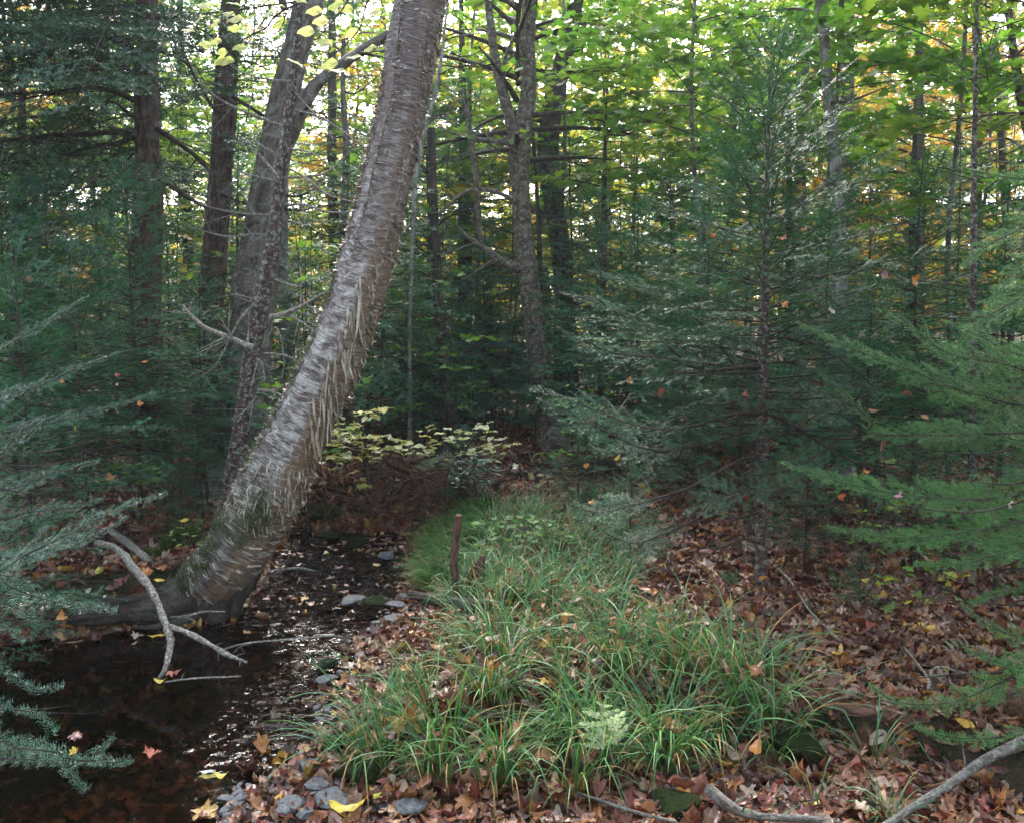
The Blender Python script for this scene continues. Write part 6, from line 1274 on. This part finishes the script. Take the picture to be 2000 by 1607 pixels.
# ---------------------------------------------------------------- single leaves one can point to
RED, ORG, YEL, TAN, GRY, MAR, WHT = (.32, .07, .035), (.5, .2, .04), (.6, .45, .05), (.42, .26, .13), (.36, .29, .26), (.15, .05, .06), (.6, .66, .68)
def leaf(px, py, Y_, size, col, k, label, up=(0, -.4, 1), rz=None, z=None, mat='litter'):
    p = (gp(px, py, .04) if z > .03 else G(px, py, z)) if z is not None else P(px, py, Y_); s = size / F * p[1] * (.7 if z is None else 1); up = tuple(np.array(up) + (rng.normal(0, .55, 3) if z is None else 0)); a = rng.uniform(0, 6.28) if rz is None else rz
    g = Geo(); B = basis(np.array([[math.cos(a), math.sin(a) * .6, math.sin(a) * .5]]), np.array([up], float)); pp = p[None] - B[:, :, 0] * s * .5
    scatter(g, LIT[k], pp, B, np.array([s]), np.array([col])); o = g.build('fallen_leaf', M[mat], loc=p); return tag(o, label, 'leaf')
UPW = (0, 0, 1)
for a in [(522, 1547, 0, 62, WHT, 12, 'white backed narrow leaf floating at the pool edge near the bottom', UPW, .2, .012), (680, 1574, 0, 78, YEL, 7, 'big yellow leaf lying on the gravel at the bottom', UPW, .25, .07), (432, 1512, 0, 30, YEL, 7, 'yellow leaf floating in the pool right of a white one', UPW, .1, .01),
          (405, 1508, 0, 34, WHT, 12, 'white leaf floating in the pool beside yellow ones', UPW, 0., .008), (406, 1521, 0, 34, (.34, .3, .06), 8, 'olive yellow leaf floating under the small white one', UPW, .2, .006), (174, 1152, 4.6, 22, WHT, 8, 'round pale leaf on the dark left bank', (0, -1, .3), 1., None), (205, 1164, 4.6, 14, WHT, 6, 'small pale leaf on the dark left bank', (0, -1, .3), 1., None),
          (100, 1123, 4.6, 34, YEL, 12, 'yellow leaf on the left bank above the near bough', (0, -.6, 1), .1, None), (122, 1136, 4.5, 30, RED, 0, 'crimson maple leaf on the left bank', (0, -1, .5), .3, None), (195, 1112, 4.6, 30, (.5, .48, .1), 7, 'yellow green leaf standing on the left bank', (.4, -1, .3), 1.2, None), (240, 1128, 4.6, 46, MAR, 4, 'curled maroon leaf on the left bank under the forked branch', (0, -.8, 1), .4, None),
          (290, 1116, 4.6, 34, ORG, 1, 'orange leaf against the birch base', (0, -.7, 1), .1, None), (310, 1133, 4.5, 32, YEL, 12, 'bright orange yellow leaf tucked at the foot of the birch', (0, -.7, 1), .4, None), (120, 1200, 3.4, 30, ORG, 1, 'orange leaf hanging from a near bough over the bank', (0, -1, .2), 1.6, None),
          (313, 1328, 0, 26, YEL, 7, 'yellow leaf caught on the tip of the forked branch', UPW, .1, .015), (340, 1310, 0, 30, RED, 4, 'red curled leaf beside the tip of the forked branch', UPW, .5, .02), (135, 1242, 0, 40, TAN, 1, 'tan leaf on the dark water below the bank', UPW, .1, .01), (305, 1243, 0, 34, YEL, 12, 'yellow leaf on the dark water by the forked branch', UPW, .1, .01),
          (270, 1242, 0, 26, GRY, 0, 'grey leaf on the dark water by the forked branch', UPW, .1, .01), (300, 1470, 0, 36, RED, 0, 'dull red leaf in the middle of the pool', UPW, .3, .008), (150, 1468, 2.72, 34, YEL, 5, 'yellow leaf caught in the near bough over the pool', (0, -.6, 1), .1, None), (545, 1545, 0, 22, ORG, 12, 'orange leaf under the tip of the long white leaf', UPW, .3, .015),
          (880, 1295, 3.4, 38, (.45, .24, .14), 0, 'large orange brown leaf upright in the sedge', (0, -1, .2), 1.4, None), (1002, 1300, 3.4, 26, ORG, 1, 'small orange yellow leaf in the middle of the sedge', (.3, -1, .2), .8, None), (1012, 1432, 3.05, 32, TAN, 7, 'golden brown leaf low in the sedge', (0, -1, .3), 1.2, None), (948, 1512, 0, 44, TAN, 9, 'ribbed tan leaf leaning at the foot of the sedge', (0, -.8, 1), 2.2, .1),
          (1145, 1105, 4.7, 38, YEL, 8, 'big yellow leaf standing in the grass behind the sedge', (0, -1, .3), 1.4, None), (1210, 1225, 4.1, 26, YEL, 7, 'yellow leaf tangled in the right part of the grass', (0, -1, .5), .7, None), (1250, 1272, 3.7, 30, YEL, 13, 'narrow orange leaf standing among right hand sedge blades', (0, -1, .3), 1.2, None),
          (1100, 1535, 0, 70, TAN, 3, 'big crumpled tan maple leaf at the foot of the sedge', UPW, .3, .12), (1530, 1396, 3.3, 52, ORG, 12, 'large golden brown leaf propped against the right boulder', (0, -1, .3), 2.0, None), (1555, 1380, 3.35, 60, GRY, 0, 'lilac grey maple leaf beside the golden brown one', (0, -.7, 1), .4, None), (1500, 1475, 3.1, 38, GRY, 12, 'grey leaf standing upright on the right boulder', (0, -1, 0), 1.5, None),
          (1715, 1560, 0, 60, TAN, 7, 'heart shaped brown leaf near the bottom right stick', UPW, 1., .2), (1340, 1545, 0, 40, ORG, 0, 'orange maple leaf at the left end of the silvery stick', UPW, .2, .2), (1585, 1570, 0, 40, YEL, 1, 'yellow leaf among dark ones near the bottom right', UPW, .2, .2), (1900, 1420, 3.3, 50, MAR, 1, 'dark maroon leaf sticking up at the right', (0, -1, .2), .7, None),
          (1690, 1132, 4.2, 26, YEL, 7, 'yellow leaf on the ground under the right boughs', (0, -.6, 1), .3, None), (1490, 1128, 4.3, 26, ORG, 8, 'gold leaf below the tall fir stem', (0, -.8, 1), .3, None), (1830, 1315, 3.7, 34, YEL, 12, 'yellow curled leaf on the ground at the right', (0, -.6, 1), .1, None), (1700, 1220, 3.9, 34, RED, 0, 'salmon red maple leaf on a fir seedling', (0, -.6, 1), .3, None),
          (1395, 464, 3.9, 20, ORG, 5, 'golden leaf caught in the top of the tall fir', (0, -1, .2), 1.4, None), (1508, 495, 4.2, 15, YEL, 7, 'small yellow leaf lodged by the tall fir stem', (0, -1, .3), .1, None), (1532, 464, 4.0, 22, RED, 0, 'brown red leaf lodged right of the tall fir stem', (0, -1, .3), .6, None), (1728, 535, 3.6, 30, MAR, 7, 'maroon leaf held in the fir right of the pale trunk', (0, -1, .2), 1.4, None),
          (1788, 545, 3.6, 34, ORG, 0, 'orange star shaped leaf held in the fir right of the pale trunk', (0, -1, .1), 1.7, None), (1536, 593, 3.9, 22, ORG, 1, 'orange leaf on a bough right of the tall fir stem', (0, -1, .8), .2, None), (1626, 608, 3.8, 24, GRY, 3, 'crumpled grey leaf on a bough below the pale trunk', (0, -1, .4), .5, None), (1478, 604, 4.1, 18, GRY, 5, 'curled grey leaf left of the tall fir stem', (0, -1, .4), .5, None),
          (1458, 768, 4.1, 26, RED, 4, 'rust red and yellow leaf hanging left of the tall fir stem', (0, -1, .2), 1.5, None), (1332, 818, 4.1, 26, TAN, 12, 'long brown leaf hanging upright from a lower limb of the tall fir', (0, -1, 0), 1.55, None), (1770, 768, 3.5, 34, (.25, .09, .07), 7, 'dull rose leaf hanging under the right green bough', (0, -1, .1), 1.5, None), (1705, 802, 3.6, 34, (.3, .13, .07), 13, 'long reddish leaf lying on a bough at the right', (0, -1, .6), .1, None),
          (1805, 814, 3.6, 24, TAN, 6, 'folded tan leaf on a bough at the right', (0, -1, .4), 2.6, None), (1690, 922, 3.4, 26, ORG, 5, 'curled orange leaf on the lower right bough', (0, -1, .4), .3, None), (1645, 968, 3.4, 24, (.55, .16, .05), 3, 'orange red leaf stuck in the lower right bough', (0, -1, .2), 1.2, None), (1974, 980, 3.2, 28, GRY, 5, 'coiled brown grey leaf at the right edge', (0, -1, .2), .8, None),
          (1757, 966, 3.4, 26, (.3, .12, .18), 0, 'purple pink leaf on the lower right bough', (0, -1, .6), .5, None), (1722, 868, 3.8, 46, (.22, .1, .06), 0, 'large brown leaf in shade between the right boughs', (0, -1, .1), 1.7, None), (1232, 745, 4.4, 24, ORG, 2, 'orange leaf on the sprays left of the tall fir', (0, -1, .4), .2, None), (1290, 764, 4.2, 30, RED, 0, 'brick red leaf on the sprays left of the tall fir', (0, -1, .4), .5, None),
          (1208, 895, 4.2, 24, YEL, 8, 'yellow leaf on the sprays right of the centre tree', (0, -1, .2), .8, None), (1145, 908, 4.4, 20, ORG, 6, 'orange leaf under the sprays right of the centre tree', (0, -1, .3), .8, None), (1275, 985, 4.0, 20, RED, 7, 'small round brown red leaf near the lower limbs of the tall fir', (0, -1, .3), .8, None), (1155, 980, 4.0, 20, ORG, 7, 'small orange leaf in sprays beyond the grass', (0, -1, .3), .8, None),
          (147, 836, 4.3, 20, YEL, 7, 'yellow leaf in the middle of the left firs', (0, -1, .2), 1.2, None), (122, 745, 4.3, 18, ORG, 6, 'orange leaf in the left firs above the yellow one', (0, -1, .4), .2, None), (283, 707, 5., 18, ORG, 12, 'bright orange leaf in the firs below the hemlock trunk', (0, -1, .3), .3, None), (232, 732, 4.8, 18, RED, 1, 'small red leaf in the firs below the hemlock trunk', (0, -1, .3), .1, None),
          (275, 788, 4.8, 18, ORG, 0, 'orange maple leaf in the firs left of the dead spruce', (0, -1, .3), .1, None), (215, 930, 4.9, 28, (.42, .2, .08), 0, 'tan orange maple leaf resting on seedlings at the left', (0, -1, .3), 1.9, None), (60, 545, 5.4, 20, RED, 0, 'rusty leaf in the firs at the upper left', (0, -1, .2), .8, None), (1930, 272, 3.9, 30, (.6, .22, .04), 13, 'bright orange spray tip near the right edge', (0, -1, .6), .1, None),
          (1010, 910, 5.6, 20, (.6, .6, .5), 5, 'cream curled leaf before the centre tree', (0, -1, .4), .2, None), (362, 1015, 4.9, 30, YEL, 12, 'yellow leaf on the mossy bank left of the birch', (0, -.8, 1), .2, None), (600, 130, 3.2, 22, YEL, 8, 'gold tinged leaf alone on the forked maple trunk', (0, -1, .2), 2.6, None)]:
    leaf(a[0], a[1], a[2], a[3], a[4], a[5], a[6], a[7], a[8], a[9])
# ---------------------------------------------------------------- the damp air between the trees
HZ = Geo(); x0, x1, y0, y1, z0, z1 = -80, 80, -16, 78, -2.5, 24
v = [(x, y, z) for z in (z0, z1) for y in (y0, y1) for x in (x0, x1)]
HZ.add(v, [(0, 2, 3, 1), (4, 5, 7, 6), (0, 1, 5, 4), (2, 6, 7, 3), (0, 4, 6, 2), (1, 3, 7, 5)])
m = bpy.data.materials.new('damp_air'); m.use_nodes = True; N = m.node_tree.nodes; L = m.node_tree.links; N.remove(N['Principled BSDF'])
pv = N.new('ShaderNodeVolumePrincipled'); pv.inputs['Color'].default_value = (.86, .92, 1, 1); pv.inputs['Density'].default_value = .0012; pv.inputs['Anisotropy'].default_value = .3
L.new(pv.outputs[0], N['Material Output'].inputs['Volume'])
o = HZ.build('haze', m, loc=(0, 0, 0), smooth=False); tag(o, 'faint pale damp air filling the forest', None, None, 'stuff')
cy.volume_bounces = 0
